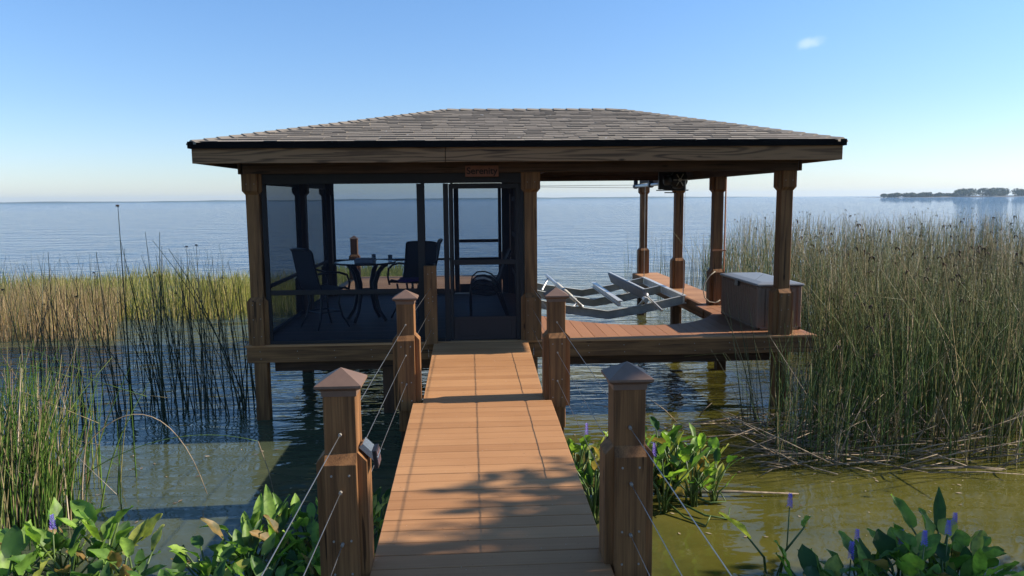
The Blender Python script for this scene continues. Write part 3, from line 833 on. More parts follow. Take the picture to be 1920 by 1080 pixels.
# left bunk: round carpeted pole on struts
m_ = MB(); a, b = Vector((1.76, 7.3, .13)), Vector((2.10, 3.95, -.13))
m_.tube([a, b], .035, 12); bk2 = m_.build('bunk', M['alu'], bl, True)
m_ = MB(); m_.tube([a.lerp(b, .34), a.lerp(b, .72)], .052, 14); m_.build('bunk_carpet', M['carpet'], bk2, True)
m_ = MB()
for t, dx in ((.06, -.18), (.55, .22), (.9, -.15)):
    m_ = MB(); p = a.lerp(b, t); m_.tube([p, (p.x+dx, p.y-.25, -.16)], .024, 8); m_.build('bunk_leg', M['alu'], bk2)
# lift cables / chains
for (x, y) in ((4.12, 4.1), (4.12, 7.4), (1.06, 4.1), (1.06, 7.4)):
    m_ = MB(); m_.tube([(x, y, .04), (x, y, 2.28)], .005, 6)
    for i in range(4): m_.tube([(x-.01, y, .05+i*.035), (x+.01, y, .075+i*.035)], .012, 6)
    m_.build('hoist_cable', M['cable'], bl)
# motor, gear housing and drive pipe under the roof
mo = MB()
mo.bbox(3.78, 4.22, 4.40, 4.44, 2.09, 2.50, .004)
mo.bbox(3.66, 3.92, 4.30, 4.395, 2.10, 2.46, .01); mo.bbox(3.60, 4.24, 4.28, 4.30, 2.075, 2.095, .004); mo.bbox(3.78, 4.0, 4.3, 4.36, 2.03, 2.05, .003)
mt_ = mo.build('motor_bracket', M['black'], bl)
mo = MB(); cx, cz = 4.03, 2.28
mo.tube([(cx, 4.16, cz), (cx, 4.19, cz), (cx, 4.25, cz), (cx, 4.39, cz)], [.10, .165, .175, .175], 24)
mo.tube([(cx-.33, 4.10, cz), (cx-.20, 4.10, cz)], .085, 16); mo.bbox(cx-.28, cx-.2, 4.12, 4.29, cz-.1, cz+.08, .01)
mo.build('winder_wheel', M['black'], bl, True)
mo = MB()
for k in range(6):
    an = k*pi/3; mo.tube([(cx+cos(an)*.05, 4.155, cz+sin(an)*.05), (cx+cos(an)*.13, 4.155, cz+sin(an)*.13)], .010, 6)
mo.tube([(cx, 4.12, cz), (cx, 4.16, cz)], .035, 12)
mo.build('wheel_spoke', M['alu_dull'], bl)
mo = MB(); mo.tube([(3.98, 4.5, 2.23), (4.14, 8.66, 2.23)], .032, 12); mo.build('drive_pipe', M['alu'], bl, True)
for x, y in ((4.14, 8.5), (4.06, 6.6)):
    mo = MB(); mo.tube([(x, y-.06, 2.23), (x, y+.06, 2.23)], .065, 14); mo.bbox(x-.05, x+.05, y-.02, y+.02, 2.24, 2.42, .003); mo.build('pulley', M['black'], bl)
mo = MB(); mo.tube([(4.12, 8.4, 2.26), (1.06, 8.4, 2.255)], .006, 6); mo.tube([(4.12, 8.35, 2.19), (1.06, 8.35, 2.24)], .006, 6); mo.build('cross_cable', M['cable'], bl)

# ------------------------------------------------------------------ STORAGE BOX
sb = empty('storage_box', (4.5, 1.2, 0), 'grey brown resin deck box with charcoal lid behind the front right post', 'deck box')
m_ = MB(); X0, X1, Y0, Y1 = 4.15, 4.80, .42, 1.98
m_.bbox(X0+.02, X1-.02, Y0+.02, Y1-.02, .005, .64, .012)
y = Y0+.05
while y < Y1-.08:            # vertical ribs on the long faces
    m_.bbox(X0, X0+.022, y, y+.055, .05, .61, .006); m_.bbox(X1-.022, X1, y, y+.055, .05, .61, .006); y += .075
x = X0+.05
while x < X1-.08:
    m_.bbox(x, x+.055, Y0, Y0+.022, .05, .61, .006); x += .075
for (x, y) in ((X0, Y0), (X1-.05, Y0), (X0, Y1-.05), (X1-.05, Y1-.05)): m_.bbox(x-.004, x+.054, y-.004, y+.054, .004, .645, .01)
m_.bbox(X0-.004, X1+.004, Y0-.004, Y1+.004, .004, .05, .01)
m_.build('body', M['resin'], sb)
m_ = MB(); m_.bbox(X0-.03, X1+.03, Y0-.03, Y1+.03, .648, .685, .012)
m_.add([(X0-.02, Y0-.02, .684), (X1+.02, Y0-.02, .684), (X1+.02, Y1+.02, .684), (X0-.02, Y1+.02, .684), (X0+.10, Y0+.10, .705), (X1-.10, Y0+.10, .705), (X1-.10, Y1-.10, .705), (X0+.10, Y1-.10, .705)],
       [(4, 5, 6, 7)]+[(i, (i+1) % 4, (i+1) % 4+4, i+4) for i in range(4)])
m_.build('lid', M['lid'], sb)
m_ = MB(); m_.bbox(X0-.035, X0-.006, 1.15, 1.30, .57, .66, .006); m_.build('handle', M['black'], sb)
# wire rack leaning on the box front
# rope looped on the second slip post
rp = empty('rope_loop', (4.2, 2.98, .5), 'thin grey rope hanging in a loop on the second slip post', 'rope')
m_ = MB(); pts = [(4.36, 2.95, .62), (4.26, 2.94, .55), (4.17, 2.93, .42), (4.14, 2.92, .28), (4.17, 2.92, .15), (4.26, 2.93, .07), (4.38, 2.94, .05), (4.46, 2.94, .10)]
m_.tube(pts, .010, 6); m_.build('rope', M['rope'], rp, True)

# ------------------------------------------------------------------ FURNITURE in the screened room
tb = empty('round_table', (-1.72, 1.95, 0), 'round counter height patio table with dark curved legs in the screened room', 'table')
m_ = MB(); m_.cyl((-1.72, 1.95), .47, .945, .957, 40); m_.build('tabletop', M['glass_top'], tb)
m_ = MB(); 
ring = [(-1.72+.475*cos(a), 1.95+.475*sin(a), .948) for a in [2*pi*i/40 for i in range(41)]]
m_.tube(ring, .016, 6); m_.build('rim', M['chairframe'], tb)
for k in range(4):
    a = pi/4+.35+k*pi/2; m_ = MB(); c_, s_ = cos(a), sin(a)
    m_.tube([(-1.72+c_*r_, 1.95+s_*r_, z) for r_, z in ((.40, .93), (.33, .90), (.24, .80), (.17, .62), (.17, .42), (.24, .18), (.36, .012))], [.030, .036, .04, .04, .036, .03, .028], 8)
    m_.build('leg', M['chairframe'], tb, True)
m_ = MB(); m_.tube([(-1.72+.18*cos(a), 1.95+.18*sin(a), .5) for a in [2*pi*i/20 for i in range(21)]], .014, 6); m_.build('stretcher', M['chairframe'], tb)
tr = empty('napkin_tray', (-1.70, 1.80, .958), 'low grey box tray standing on the round table', 'tray')
m_ = MB(); m_.bbox(-1.86, -1.56, 1.70, 1.90, .958, 1.015, .006); m_.bbox(-1.845, -1.60, 1.715, 1.885, 1.016, 1.03, .004); m_.build('box', M['grey'], tr)
m_ = MB(); m_.tube([(-1.56, 1.8, .975), (-1.53, 1.8, .985), (-1.53, 1.8, 1.01), (-1.56, 1.8, 1.02)], .008, 6); m_.build('handle', M['chairframe'], tr)
gm, gnt, gb = mat_new('clear_drinking_glass'); gb.inputs['Roughness'].default_value = .05; gb.inputs['Base Color'].default_value = (.8, .85, .9, 1); gb.inputs['Transmission Weight'].default_value = .85
def glass(x, y, lab):
    e = empty('drinking_glass', (x, y, .958), lab, 'glass', 'glasses on the round table')
    m_ = MB(); prof = [(.028, .958), (.034, .97), (.036, 1.06), (.033, 1.06), (.031, .975), (.002, .972)]
    n = 14; vs = [(x+r_*cos(2*pi*k/n), y+r_*sin(2*pi*k/n), z) for r_, z in prof for k in range(n)]
    fs = [(q*n+k, q*n+(k+1) % n, (q+1)*n+(k+1) % n, (q+1)*n+k) for q in range(len(prof)-1) for k in range(n)]+[tuple(range(n-1, -1, -1))]
    m_.add(vs, fs); m_.build('tumbler', gm, e, True)
glass(-1.62, 2.22, 'clear drinking glass just behind the grey tray on the round table'); glass(-1.33, 2.02, 'clear drinking glass near the right rim of the round table')

def sling_chair(loc, rz, label, high=True):
    """faces local +X"""
    sH = .62 if high else .42; bH = sH+.60
    e = empty('patio_chair', (0, 0, 0), label, 'chair', 'dark sling patio chairs in the screened room')
    w = .27
    m_ = MB()
    prof = [(.26, sH-.02), (.20, sH+.01), (.05, sH-.02), (-.12, sH-.04), (-.20, sH), (-.25, sH+.12), (-.30, sH+.34), (-.34, bH-.04), (-.37, bH)]
    vs = [(x, s_*w, z) for x, z in prof for s_ in (-1, 1)]; vs2 = [(x-.008, y, z-.008) for x, y, z in vs]; n = len(vs)
    fs = [(2*i, 2*i+1, 2*i+3, 2*i+2) for i in range(len(prof)-1)]
    m_.add(vs+vs2, fs+[tuple(q+n for q in f[::-1]) for f in fs]); m_.build('sling', M['sling'], e, True)
    m_ = MB()
    for s_ in (-1, 1): m_.tube([(x, s_*(w+.012), z) for x, z in prof], .016, 8)
    m_.tube([(-.37, -w, bH), (-.385, -w*.6, bH+.012), (-.39, 0, bH+.016), (-.385, w*.6, bH+.012), (-.37, w, bH)], .016, 8)
    m_.build('frame', M['chairframe'], e, True)
    for s_ in (-1, 1):
        m_ = MB(); m_.tube([(-.27, s_*(w+.02), sH+.24), (-.12, s_*(w+.04), sH+.265), (.08, s_*(w+.05), sH+.25), (.22, s_*(w+.045), sH+.20), (.27, s_*(w+.035), sH+.08), (.25, s_*(w+.02), sH-.06)], .017, 8)
        m_.build('armrest', M['chairframe'], e, True)
    for sx in (-1, 1):
        for s_ in (-1, 1):
            m_ = MB(); m_.tube([(sx*.16, s_*.20, sH-.05), (sx*.15, s_*.17, sH*.62), (sx*.19, s_*.20, sH*.30), (sx*.27, s_*.26, .01)], [.017, .017, .016, .015], 8)
            m_.build('leg', M['chairframe'], e, True)
    m_ = MB(); z = sH*.42
    m_.tube([(.17, .19, z), (.17, -.19, z), (-.17, -.19, z), (-.17, .19, z), (.17, .19, z)], .012, 6)
    m_.build('footrest', M['chairframe'], e)
    e.location = loc; e.rotation_euler = (0, 0, rz); return e
sling_chair((-2.28, 1.35, 0), radians(42), 'dark sling patio chair on the left of the round table facing right')
sling_chair((-1.00, 2.25, 0), radians(246), 'dark sling patio chair on the right of the round table with a purple cloth')
sling_chair((-.93, 3.3, 0), radians(186), 'dark sling patio chair half hidden behind the narrow window beside the door')
pc = MB(); pc.bbox(-1.22, -.86, 1.98, 2.36, .612, .655, .018)
po = pc.build('folded_cloth', M['purple']); tag(po, 'purple patterned cloth lying on the seat of the right hand table chair', 'cloth')
# stack of low patio chairs by the plank wall, side on to the camera
def low_chair(z, dx, lab):
    e = empty('stacked_chair', (0, 0, 0), lab, 'chair', 'stack of low patio chairs seen through the door')
    X, Yc = dx, 2.0; w = .27; y0, y1 = Yc-w, Yc+w
    prof = [(-.02, .44), (.02, .45), (.25, .41), (.36, .43), (.42, .55), (.52, .82), (.60, .98)]
    m_ = MB(); vs = [(x+X, y, zz+z) for x, zz in prof for y in (y0, y1)]; vs2 = [(a+.006, b, c-.008) for a, b, c in vs]; n = len(vs)
    fs = [(2*i, 2*i+1, 2*i+3, 2*i+2) for i in range(len(prof)-1)]
    m_.add(vs+vs2, fs+[tuple(q+n for q in f[::-1]) for f in fs]); m_.build('sling', M['sling'], e, True)
    for y in (y0-.02, y1+.02):
        m_ = MB(); m_.tube([(x+X, y, zz+z) for x, zz in prof], .013, 6); m_.build('frame', M['chairframe'], e, True)
        m_ = MB(); m_.tube([(x+X, y-.01, zz+z) for x, zz in ((-.04, .02-z*.7), (-.045, .40), (-.02, .52), (.06, .585), (.18, .595), (.30, .55), (.40, .44), (.46, .28-z*.3), (.56, .02-z*.7))], .013, 6)
        m_.build('leg', M['chairframe'], e, True)
    return e
low_chair(0, .0, 'lowest patio chair of the stack seen side on through the screen door')
low_chair(.075, .01, 'middle patio chair of the stack seen side on through the screen door')
low_chair(.15, .02, 'topmost patio chair of the stack seen side on through the screen door')

# ------------------------------------------------------------------ RUSHES, REEDS, MARSH GRASS
def stem(mb, base, h, lean, az, rad, r, segs=4, curve_=.0, n=3, kink=None):
    """tapered stem; lean = horizontal tip offset / height"""
    pts = []; rs = []
    for i in range(segs+1):
        t = i/segs; d = lean*h*(t + curve_*(t*t-t)*0 ) if curve_ == 0 else lean*h*((1-curve_)*t+curve_*t*t)
        z = h*t*(1-.12*curve_*t)
        pts.append((base[0]+cos(az)*d, base[1]+sin(az)*d, base[2]+z)); rs.append(rad*(1-.75*t))
    if kink:
        k, L, az2, dz = kink
        p = pts[-1]; pts.append((p[0]+cos(az2)*L, p[1]+sin(az2)*L, p[2]+dz)); rs.append(rad*.3)
    mb.tube(pts, rs, n, False); return pts
def inpoly_left(d):
    tab = [(7.9, 3.25), (8.6, 3.45), (9.4, 3.85), (9.9, 4.3), (10.05, 4.98), (13, 5.05), (16, 5.5), (19, 6.3), (24, 7.7), (30, 9.3), (40, 11.5)]
    for (a, b), (c, e) in zip(tab, tab[1:]):
        if d <= c: return b+(e-b)*(d-a)/(c-a)
    return tab[-1][1]
r = random.Random(77)
cl_rng = random.Random(4)
def clumpf(x, y):
    return .5+.5*sin(x*1.7+2*sin(y*.9))*sin(y*1.3+1.5*sin(x*.8))
nearb, midb, heads = MB(), MB(), MB()
def bed(n, d0, d1, target, rad, segs, hmean, right_pad):
    k = 0
    while k < n:
        d = r.uniform(d0, d1); a = inpoly_left(d); b = (1010/1380)*d + right_pad
        x = r.uniform(a, b); y = d-10 + .0
        y -= x*.054          # perpendicular to the view
        if x < 4.95 and y > -.12: continue
        edge = (x-a)
        if r.random() > .35+.65*min(1, edge/.8): continue
        if clumpf(x, y) < r.random()*.55: continue
        if d < 8.6 and r.random() < .3: continue
        h = hmean*r.triangular(.5, 1.18, 1.0)
        if x < 5.1 and d < 10.3: h *= r.uniform(.45, .8) if x < 4.6 else r.uniform(.6, .95)
        if d > 19 and x < a+1.5: h *= .72
        lean = abs(r.gauss(0, .20)); az = r.uniform(0, 2*pi)
        if r.random() < .5: az = 2.2*sin(x*1.1+y*.7)+r.gauss(0, .5); lean *= 1.3
        if r.random() < .12: lean = r.uniform(.3, .75)
        kink = None
        if r.random() < .15: kink = (0, r.uniform(.15, .7), az+r.uniform(-.8, .8), r.uniform(-.5, .15))
        pts = stem(target, (x, y, ZW-.05), h, lean, az, rad*r.uniform(.7, 1.25), r, segs, r.uniform(0, .6), 3, kink)
        if r.random() < .045 and not kink:
            p = pts[-1]; 
            for q in range(3):
                a2 = r.uniform(0, 6.28); L = r.uniform(.02, .06)
                heads.tube([p, (p[0]+cos(a2)*L*.6, p[1]+sin(a2)*L*.6, p[2]-L*.3), (p[0]+cos(a2)*L, p[1]+sin(a2)*L, p[2]-L*1.3)], [.003, .010, .004], 4)
        k += 1
bed(2000, 7.9, 12.5, nearb, .0068, 4, 2.15, 1.0)
bed(2200, 12.0, 19.0, midb, .0075, 3, 2.30, 1.5)
bed(2500, 18.0, 36.0, midb, .0105, 2, 2.25, 2.0)
o = nearb.fast('bulrushes', M['rush'], smooth=True); tag(o, 'dense green and brown bulrush bed standing in the water right of the boathouse', 'bulrushes', kind='stuff')
o = midb.fast('distant_bulrushes', M['rush_far'], smooth=True); tag(o, 'brownish far part of the bulrush bed stretching back over the lake', 'bulrushes', kind='stuff')
o = heads.fast('bulrush_seed_heads', M['seed']); tag(o, 'small dark drooping seed heads on the tips of the right hand bulrushes', 'seed heads', kind='stuff')

# thin open rushes beyond the slip (right of the fourth post)
mb = MB()
for _ in range(170):
    d = r.uniform(19, 27); x = r.uniform(5.4, inpoly_left(d)+.6); y = d-10-x*.054
    stem(mb, (x, y, ZW-.05), r.uniform(.8, 1.9), abs(r.gauss(0, .1)), r.uniform(0, 6.28), .007, r, 2)
tag(mb.fast('sparse_rushes', M['rush_far']), 'thin scattered rushes in open water beyond the boat slip', 'rushes', kind='stuff')

# dead stems floating and leaning at the foot of the right bed
dead_protos = []
for k in range(4):
    m_ = MB(); L = (1.1, .8, 1.5, .6)[k]
    m_.tube([(0, 0, 0), (L*.5, .02*(-1)**k, .012), (L, -.05*(k-1.5), 0)], [.0075, .007, .003], 6)
    dead_protos.append((m_, L))
first = {}
for i in range(230):
    k = r.randrange(4)
    if k not in first:
        o = dead_protos[k][0].build('dead_reed', M['dead'], None, True); first[k] = o
    else:
        o = first[k].copy(); col.objects.link(o)
    d = r.triangular(7.5, 10.5, 8.2); x = r.uniform(3.0, .735*d+.2) if r.random() < .8 else r.uniform(1.9, 3.4)
    if i < 185: x = r.uniform(3.3, .735*d)
    y = d-10-x*.054
    tilt = r.choice([0, 0, .08, .2, .5, .9]) * r.uniform(.5, 1.2)
    o.location = (x, y, ZW+.015+r.uniform(0, .05)); o.rotation_euler = (0, -tilt, r.uniform(-.9, .6) + (pi if r.random() < .4 else 0))
    s_ = r.uniform(.35, 1.05); o.scale = (s_, 1, 1)
    tag(o, 'pale dead reed lying over the water at the foot of the right bulrush bed', 'dead reed', 'pale dead reeds below the right bulrush bed')
# two long brown stems floating by the pickerelweed, one with a label of its own
m_ = MB(); m_.tube([(1.95, -2.95, ZW+.03), (2.6, -3.02, ZW+.05), (3.25, -3.05, ZW+.02)], [.016, .014, .007], 8)
tag(m_.build('floating_reed', M['dead'], None, True), 'long reddish dead stem floating right of the lit pickerelweed', 'dead reed')

# tall leaning stalks in front of the storage box and the front right post
protos = []
for k in range(7):
    m_ = MB(); h = 1.0; le = (0, .06, .12, .2, .3, .45, .1)[k]; cv = (.1, .3, .5, .2, .6, .4, .8)[k]
    pts = stem(m_, (0, 0, 0), h, le, 0, .0046, r, 6, cv, 5)
    o = m_.build('bulrush_stalk', M['stalk'], None, True)
    if k in (0, 6):
        hm = MB(); p = pts[-1]
        for q in range(3):
            a2 = q*1.7; L = .009
            hm.tube([p, (p[0]+cos(a2)*L*.6, p[1]+sin(a2)*L*.6, p[2]-L*.2), (p[0]+cos(a2)*L, p[1]+sin(a2)*L, p[2]-L*1.2)], [.001, .0035, .001], 5)
        hd_ = hm.build('seed_head', M['seed'], o)
    protos.append(o)
used = [False]*7
def place_stalk(x, y, h, az, k, label, group, mat=None, thick=1.0):
    if not used[k]: o = protos[k]; used[k] = True
    else: o = copy_tree(protos[k])
    o.location = (x, y, ZW-.05); o.rotation_euler = (0, 0, az); o.scale = (h, thick*1.0 if False else h, h)
    tag(o, label, 'bulrush', group); return o
GL, LL = 'dark bulrush stalks left of the boathouse', 'slender dark bulrush stalk rising from the water left of the screened room'
place_stalk(-4.80, .35, 3.05, 2.2, 0, 'tallest dark bulrush stalk on the left reaching above the horizon', GL)
rr = random.Random(31)
centers = [(-5.5, -.1), (-5.0, .8), (-4.1, .2), (-4.85, .45), (-4.75, .3), (-5.35, .1), (-4.3, .7), (-3.95, .5), (-3.6, .8), (-4.5, 1.1), (-5.6, .7), (-3.4, 1.0), (-3.3, .3)]
for i in range(104):
    c = centers[rr.randrange(len(centers))]
    x, y = c[0]+rr.gauss(0, .20), c[1]+rr.gauss(0, .25)
    if x > -3.16: x = -3.2-rr.random()*.3
    left = rr.random() < .45
    k = rr.choice([0, 1, 2, 3, 6, 1, 2]) if not left else rr.choice([2, 3, 4, 5, 3])
    az = rr.uniform(2.5, 3.8) if left else rr.uniform(0, 6.28)
    if not left and k in (4, 5): k = 1
    if x > -3.8 and cos(az) > 0 and k not in (0,): az = pi-az*.5
    h = rr.triangular(1.3, 3.0, 2.0) * (.9 if left else 1)
    place_stalk(x, y, h, az, k, LL, GL)
GR, LR = 'bulrush stalks in front of the storage box', 'thin bulrush stalk leaning across the front right post and the storage box'
for i in range(34):
    x = rr.uniform(3.55, 4.75); y = rr.uniform(-1.1, -.15)
    place_stalk(x, y, rr.uniform(.9, 1.95), rr.uniform(1.8, 4.2), rr.choice([1, 2, 3, 4, 5]), LR, GR)

# near green rushes at the left edge
mb = MB(); mb2 = MB()
for i in range(600):
    c = rr.choice([(-4.35, -3.0, .38), (-4.75, -2.6, .45), (-4.1, -3.25, .24), (-5.2, -2.2, .6)])
    x, y = c[0]+rr.gauss(0, c[2]*.8), c[1]+rr.gauss(0, c[2]*.8)
    if x > -3.45: continue
    h = rr.uniform(.8, 1.7)*(1 if x < -4 else .8)
    le = abs(rr.gauss(.10, .19)); az = rr.choice([rr.uniform(-.7, .7), rr.uniform(-.9, .9), rr.uniform(0, 6.28)])
    kink = (0, rr.uniform(.2, .7), rr.uniform(-1, 1), -rr.uniform(.05, .5)) if rr.random() < .06 else None
    stem(mb if rr.random() < .86 else mb2, (x, y, ZW-.05), h, le, az, rr.uniform(.006, .010), rr, 5, rr.uniform(0, .9), 4, kink)
tag(mb.fast('green_rushes', M['rush_green'], smooth=True), 'bright green rushes crowding the left edge in front of the dark stalks', 'rushes', kind='stuff')
tag(mb2.fast('dry_rushes', M['dead'], smooth=True), 'bleached dry stems mixed into the green rushes at the left edge', 'rushes', kind='stuff')
# two long arching blades reaching over the water
def arch(pts, rad, mat, lab):
    m_ = MB(); n = 18; q = []
    P = [Vector(p) for p in pts]
    for i in range(n+1):
        t = i/n; a_ = P[0]*(1-t)**3+P[1]*3*t*(1-t)**2+P[2]*3*t*t*(1-t)+P[3]*t**3; q.append(a_)
    m_.tube(q, [rad*(1-.6*i/n) for i in range(n+1)], 6)
    tag(m_.build('arching_rush', M[mat], None, True), lab, 'rush')
arch([(-4.2, -2.8, ZW), (-3.7, -2.7, .1), (-3.1, -2.5, .15), (-2.75, -2.6, ZW+.02)], .008, 'dead', 'bleached rush blade arching over and dipping its tip in the water on the left')
arch([(-4.2, -3.0, ZW), (-3.6, -2.9, -.35), (-2.8, -2.8, -.22), (-2.15, -2.8, -.42)], .006, 'rush_green', 'long thin green rush blade bending low across the water on the left')
m_ = MB(); m_.tube([(-2.15, -2.8, -.42), (-2.05, -2.85, -.7), (-1.97, -2.9, ZW)], .004, 5); 
tag(m_.build('broken_rush', M['dead'], None, True), 'pale broken tip hanging from the long green rush blade', 'rush')

# marsh grass behind on the left: straw coloured near clump and a yellow green band
def grass(n, xf, df, hf, mat, name, lab, rad, seed, segs=2):
    r_ = random.Random(seed); m_ = MB(); k = 0
    while k < n:
        d = r_.uniform(*df); x0, x1 = xf(d); x = x0+(x1-x0)*(r_.random()**(1.9 if mat == 'straw' else 1)); y = d-10-x*.054
        if clumpf(x*.8+3, y*.8) < r_.random()*.5: continue
        h = r_.triangular(hf[0]*.5, hf[1]*1.15, (hf[0]+hf[1])*.5)*(.55+.6*clumpf(x*.45, y*.4)); le = abs(r_.gauss(.05, .30)); az = r_.uniform(0, 6.28)
        cv = r_.uniform(0, .9); w = rad*r_.uniform(.7, 1.4)
        pts = []
        for i in range(segs+1):
            t = i/segs; dd = le*h*((1-cv)*t+cv*t*t); pts.append(Vector((x+cos(az)*dd, y+sin(az)*dd, ZW-.05+h*t)))
        a_ = r_.uniform(0, pi); sd = Vector((cos(a_), sin(a_)*.4, 0))*w
        vs = []
        for i, p in enumerate(pts): f = 1-.85*i/segs; vs += [p-sd*f, p+sd*f]
        m_.add(vs, [(2*i, 2*i+1, 2*i+3, 2*i+2) for i in range(segs)])
        k += 1
    tag(m_.fast(name, M[mat]), lab, 'marsh grass', kind='stuff')
grass(9000, lambda d: (-.74*d, -.475*d-.3+1.6*max(0, (d-16)/4.6)*.2), (15.8, 20.5), (.5, 1.1), 'straw', 'dry_marsh_grass', 'pinkish straw coloured marsh grass at the left edge behind the green rushes', .010, 41)
grass(10500, lambda d: (-.80*d, -.30*d), (18.5, 28), (.28, .72), 'marsh', 'marsh_grass', 'yellow green marsh grass band standing in the lake behind the left reeds', .015, 42)
grass(5000, lambda d: (-.40*d, -.20*d+.4), (19, 25), (.45, .9), 'marsh', 'marsh_grass', 'yellow green marsh grass seen just left of the boathouse', .014, 43)
grass(2200, lambda d: (-.22*d, -.095*d), (26, 31), (.35, .7), 'marsh', 'marsh_grass', 'strip of marsh grass seen through the screened room', .017, 44)
mb = MB()
for _ in range(260):
    d = rr.uniform(12.5, 22); x = rr.uniform(-.70*d, -.33*d); y = d-10-x*.054
    stem(mb, (x, y, ZW-.05), rr.uniform(1.2, 2.0), abs(rr.gauss(0, .2)), rr.uniform(0, 6.28), .008, rr, 3, .4)
tag(mb.fast('brown_rushes', M['stalk']), 'scattered thin brown rushes standing among the left marsh grass', 'rushes', kind='stuff')

# ------------------------------------------------------------------ PICKERELWEED
def leaf(mb, base, tip_dir, L, W, droop, fold, r):
    """heart-lance shaped blade folded along the midrib; base point, direction, length, width"""
    t = Vector(tip_dir).normalized(); sd = t.cross(Vector((0, 0, 1)))
    if sd.length < .1: sd = Vector((1, 0, 0))
    sd.normalize(); roll = r.uniform(-.6, .6); n_ = sd.cross(t).normalized()
    sd2 = sd*cos(roll)+n_*sin(roll); n2 = sd2.cross(t).normalized()
    prof = [(0, .10), (.04, .55), (.14, .86), (.30, 1.0), (.50, .92), (.70, .68), (.86, .38), (.96, .13), (1, 0.01)]
    lobes = -.10
    vs = []; B = Vector(base)
    wav = r.uniform(0, 6); W *= r.uniform(.8, 1.1)
    for u_, w_ in prof:
        c = B + t*L*u_ - Vector((0, 0, 1))*droop*L*u_*u_
        hw = W*.5*w_; lift = fold*hw
        back = t*L*(lobes if u_ < .05 else 0)
        wv = .09*W*sin(wav+u_*11)
        vs += [c + sd2*(-hw) + n2*(lift+wv) + back, c + sd2*(-hw*.5)+n2*lift*.35, c, c + sd2*(hw*.5)+n2*lift*.35, c + sd2*hw + n2*(lift-wv) + back]
    fs = [(i*5+k, i*5+k+1, i*5+k+6, i*5+k+5) for i in range(len(prof)-1) for k in range(4)]
    mb.add(vs, fs)
def pickerel(loc, seed, nl, size, spike, label, group, lean=(0, 0), tall=1.0, wide=1.0):
    r_ = random.Random(seed)
    e = empty('pickerelweed', loc, label, 'aquatic plant', group)
    ox, oy, oz = loc; L_, St = MB(), MB()
    for i in range(nl):
        az = 2*pi*i/nl+r_.uniform(-.5, .5); H = r_.uniform(.10, .30)*size*2.0*tall; out = r_.uniform(.03, .16)*size*2
        p0 = (ox+r_.uniform(-.05, .05), oy+r_.uniform(-.05, .05), oz-.05)
        p2 = Vector((ox+cos(az)*out+lean[0]*H, oy+sin(az)*out+lean[1]*H, oz+H))
        p1 = (ox+cos(az)*out*.35, oy+sin(az)*out*.35, oz+H*.6)
        St.tube([p0, p1, p2], [.008*size*1.5, .007*size*1.5, .005*size*1.5], 5)
        up_ = r_.uniform(.3, 2.4)
        leaf(L_, p2, (cos(az)+lean[0], sin(az)+lean[1], up_), r_.triangular(.11, .36, .23)*size, r_.uniform(.10, .16)*size*wide, r_.uniform(.0, .35), r_.uniform(.15, .7), r_)
    L_.build('leaves', M['leaf'], e, True); St.build('stems', M['stalk_green'], e, True)
    for sxy in range(spike):
        a = r_.uniform(0, 6.28); H = (.50+r_.uniform(-.06, .08))*size*1.2*max(tall, .95); x, y = ox+cos(a)*.10, oy+sin(a)*.08
        s_ = MB(); s_.tube([(ox, oy, oz), (x, y, oz+H*.5), (x+.01, y, oz+H)], [.007, .006, .005], 5); so = s_.build('flower_stalk', M['stalk_green'], e, True)
        f_ = MB(); L = r_.uniform(.10, .15)
        for q in range(90):
            t = q/90; an = q*2.4; rad = .016*(1-.5*t)*r_.uniform(.8, 1.3)
            c = Vector((x+.01+cos(an)*rad, y+sin(an)*rad, oz+H+L*t)); d1 = Vector((cos(an), sin(an), .5)).normalized()*.012; d2_ = Vector((-sin(an), cos(an), .2))*.006
            f_.add([c-d2_, c+d1, c+d2_, c-d1*.3], [(0, 1, 2, 3)])
        f_.build('flower_spike', M['flower'], so)
    return e
M['stalk_green'] = leafy('green_petiole', [(0, (.05, .10, .02)), (1, (.13, .18, .05))], .1, .4)
ri = random.Random(88)
def cluster(pts, group, label, size, spikes=(), nl=(7, 11), tall=1.0, own=(), wide=1.0):
    for i, (x, y) in enumerate(pts):
        pickerel((x, y, ZW), 1000+int(abs(x*77)+abs(y*131))+i*7, ri.randint(*nl), size*ri.uniform(.85, 1.15), 1 if i in spikes else 0,
                 own[i] if i < len(own) else label, group, (0, 0), tall, wide)
# A bottom left corner
cluster([(-2.95, -4.25), (-3.25, -4.35), (-2.72, -4.5), (-3.05, -4.6), (-3.35, -4.0), (-2.5, -4.75), (-2.85, -4.95), (-3.5, -4.5), (-2.6, -5.1), (-2.2, -5.0), (-3.0, -5.25), (-2.4, -5.45), (-2.75, -5.4), (-3.3, -5.0)], 'pickerelweed in the bottom left corner',
        'broad leaved pickerelweed in the bottom left corner below the green rushes', .84, (3,), (8, 12), .85)
# B left of the near left post
cluster([(-2.0, -4.7), (-1.75, -4.45), (-1.5, -4.6), (-1.35, -4.2), (-1.15, -4.35), (-1.55, -5.0), (-1.2, -4.8), (-.95, -4.0), (-1.9, -5.1), (-.9, -4.6), (-1.0, -5.1), (-1.35, -5.2), (-.85, -3.7), (-1.65, -4.85), (-1.8, -5.5), (-2.1, -5.35), (-1.1, -5.5), (-1.5, -5.55), (-1.0, -4.3), (-.92, -5.3), (-1.25, -4.55), (-1.45, -4.35), (-1.05, -4.8), (-1.7, -4.6), (-.85, -4.9), (-1.3, -5.0)], 'pickerelweed left of the boardwalk',
        'lance leaved pickerelweed standing between the open water and the near left post', .84, (7,), (9, 14), 1.0, (), .78)
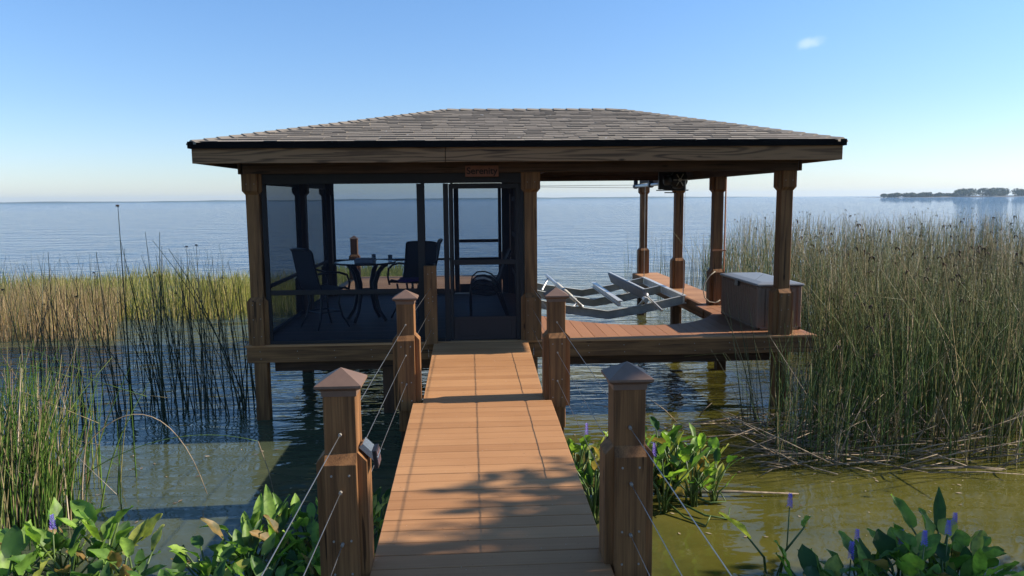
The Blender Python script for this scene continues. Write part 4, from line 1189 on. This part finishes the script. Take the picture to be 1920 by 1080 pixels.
# C right of the walkway, sunlit
cluster([(1.05, -2.75), (1.2, -3.1), (1.5, -2.85), (1.75, -2.95), (1.95, -3.05), (1.65, -3.2), (1.9, -2.8), (1.35, -3.3), (1.1, -3.5), (2.1, -3.2), (2.25, -2.95), (2.35, -3.15), (1.55, -3.05), (1.8, -3.35), (2.05, -2.85), (1.0, -3.0), (1.7, -2.75)], 'sunlit pickerelweed right of the boardwalk',
        'sunlit pickerelweed growing just behind the near right post', .80, (0, 2, 5), (8, 12), 1.15, (), .9)
# D bottom right, in shade
cluster([(2.55, -5.15), (2.85, -5.0), (3.05, -5.2), (2.4, -5.3), (2.7, -5.4), (3.2, -4.9), (2.95, -5.45), (3.35, -5.2), (2.25, -5.4), (3.1, -5.6), (3.5, -4.9), (3.6, -5.15), (3.75, -4.85), (3.3, -5.5)], 'shaded pickerelweed in the bottom right corner',
        'shaded broad leaved pickerelweed in the bottom right corner', .86, (0, 1, 2, 5, 7, 10), (8, 12), .78, (), 1.1)
pickerel((2.28, -4.75, ZW), 5, 2, .95, 1, 'single tall pickerelweed with a lone violet spike above bent dark stem bottom right', 'shaded pickerelweed in the bottom right corner')
# runners creeping over the water from the sunlit clump
for k, pts in enumerate([[(1.9, -3.2, ZW+.08), (2.15, -3.5, ZW+.03), (2.35, -3.55, ZW+.01), (2.42, -3.4, ZW+.05)], [(1.8, -3.2, ZW+.1), (1.95, -3.5, ZW+.02), (2.1, -3.68, ZW+.01), (2.16, -3.62, ZW+.08)], [(2.0, -3.05, ZW+.1), (2.3, -3.2, ZW+.02), (2.45, -3.2, ZW+.03), (2.42, -3.08, ZW+.1)]]):
    m_ = MB(); m_.tube(pts, [.012, .010, .009, .006], 6)
    tag(m_.build('creeping_stem', M['stalk_green'], None, True), 'green creeping stem curling over the water beside the sunlit pickerelweed', 'stem', 'creeping stems by the sunlit pickerelweed')

# ------------------------------------------------------------------ air between here and the far shore
hz = MB(); hz.box(-4600, 4600, -4600, 4600, ZW-1, 30)
hm_ = bpy.data.materials.new('lake_haze'); hm_.use_nodes = True; hn = hm_.node_tree
hn.nodes.remove(hn.nodes['Principled BSDF'])
pv = hn.nodes.new('ShaderNodeVolumePrincipled'); pv.inputs['Color'].default_value = (.60, .80, 1, 1); pv.inputs['Density'].default_value = .00016
pv.inputs['Anisotropy'].default_value = .2
hn.links.new(pv.outputs[0], hn.nodes['Material Output'].inputs['Volume'])
tag(hz.build('haze', hm_), kind='stuff')

# bits of leaf and stem drifting on the sheltered water
r = random.Random(66); mb = MB()
for _ in range(170):
    if r.random() < .6: d = r.uniform(6.2, 9.5); x = r.uniform(1.2, .74*d)
    else: d = r.uniform(5.5, 9.5); x = -r.uniform(1.2, .62*d)
    y = d-10-x*.054; a = r.uniform(0, pi); L = r.uniform(.01, .035); w = L*r.uniform(.25, .6)
    t = Vector((cos(a), sin(a), 0)); n_ = Vector((-sin(a), cos(a), 0)); c = Vector((x, y, ZW+.006))
    mb.add([c-t*L, c-n_*w, c+t*L, c+n_*w], [(0, 1, 2, 3)])
tag(mb.fast('floating_debris', M['dead']), 'tiny bits of dead leaf drifting on the shallow water', 'debris', kind='stuff')
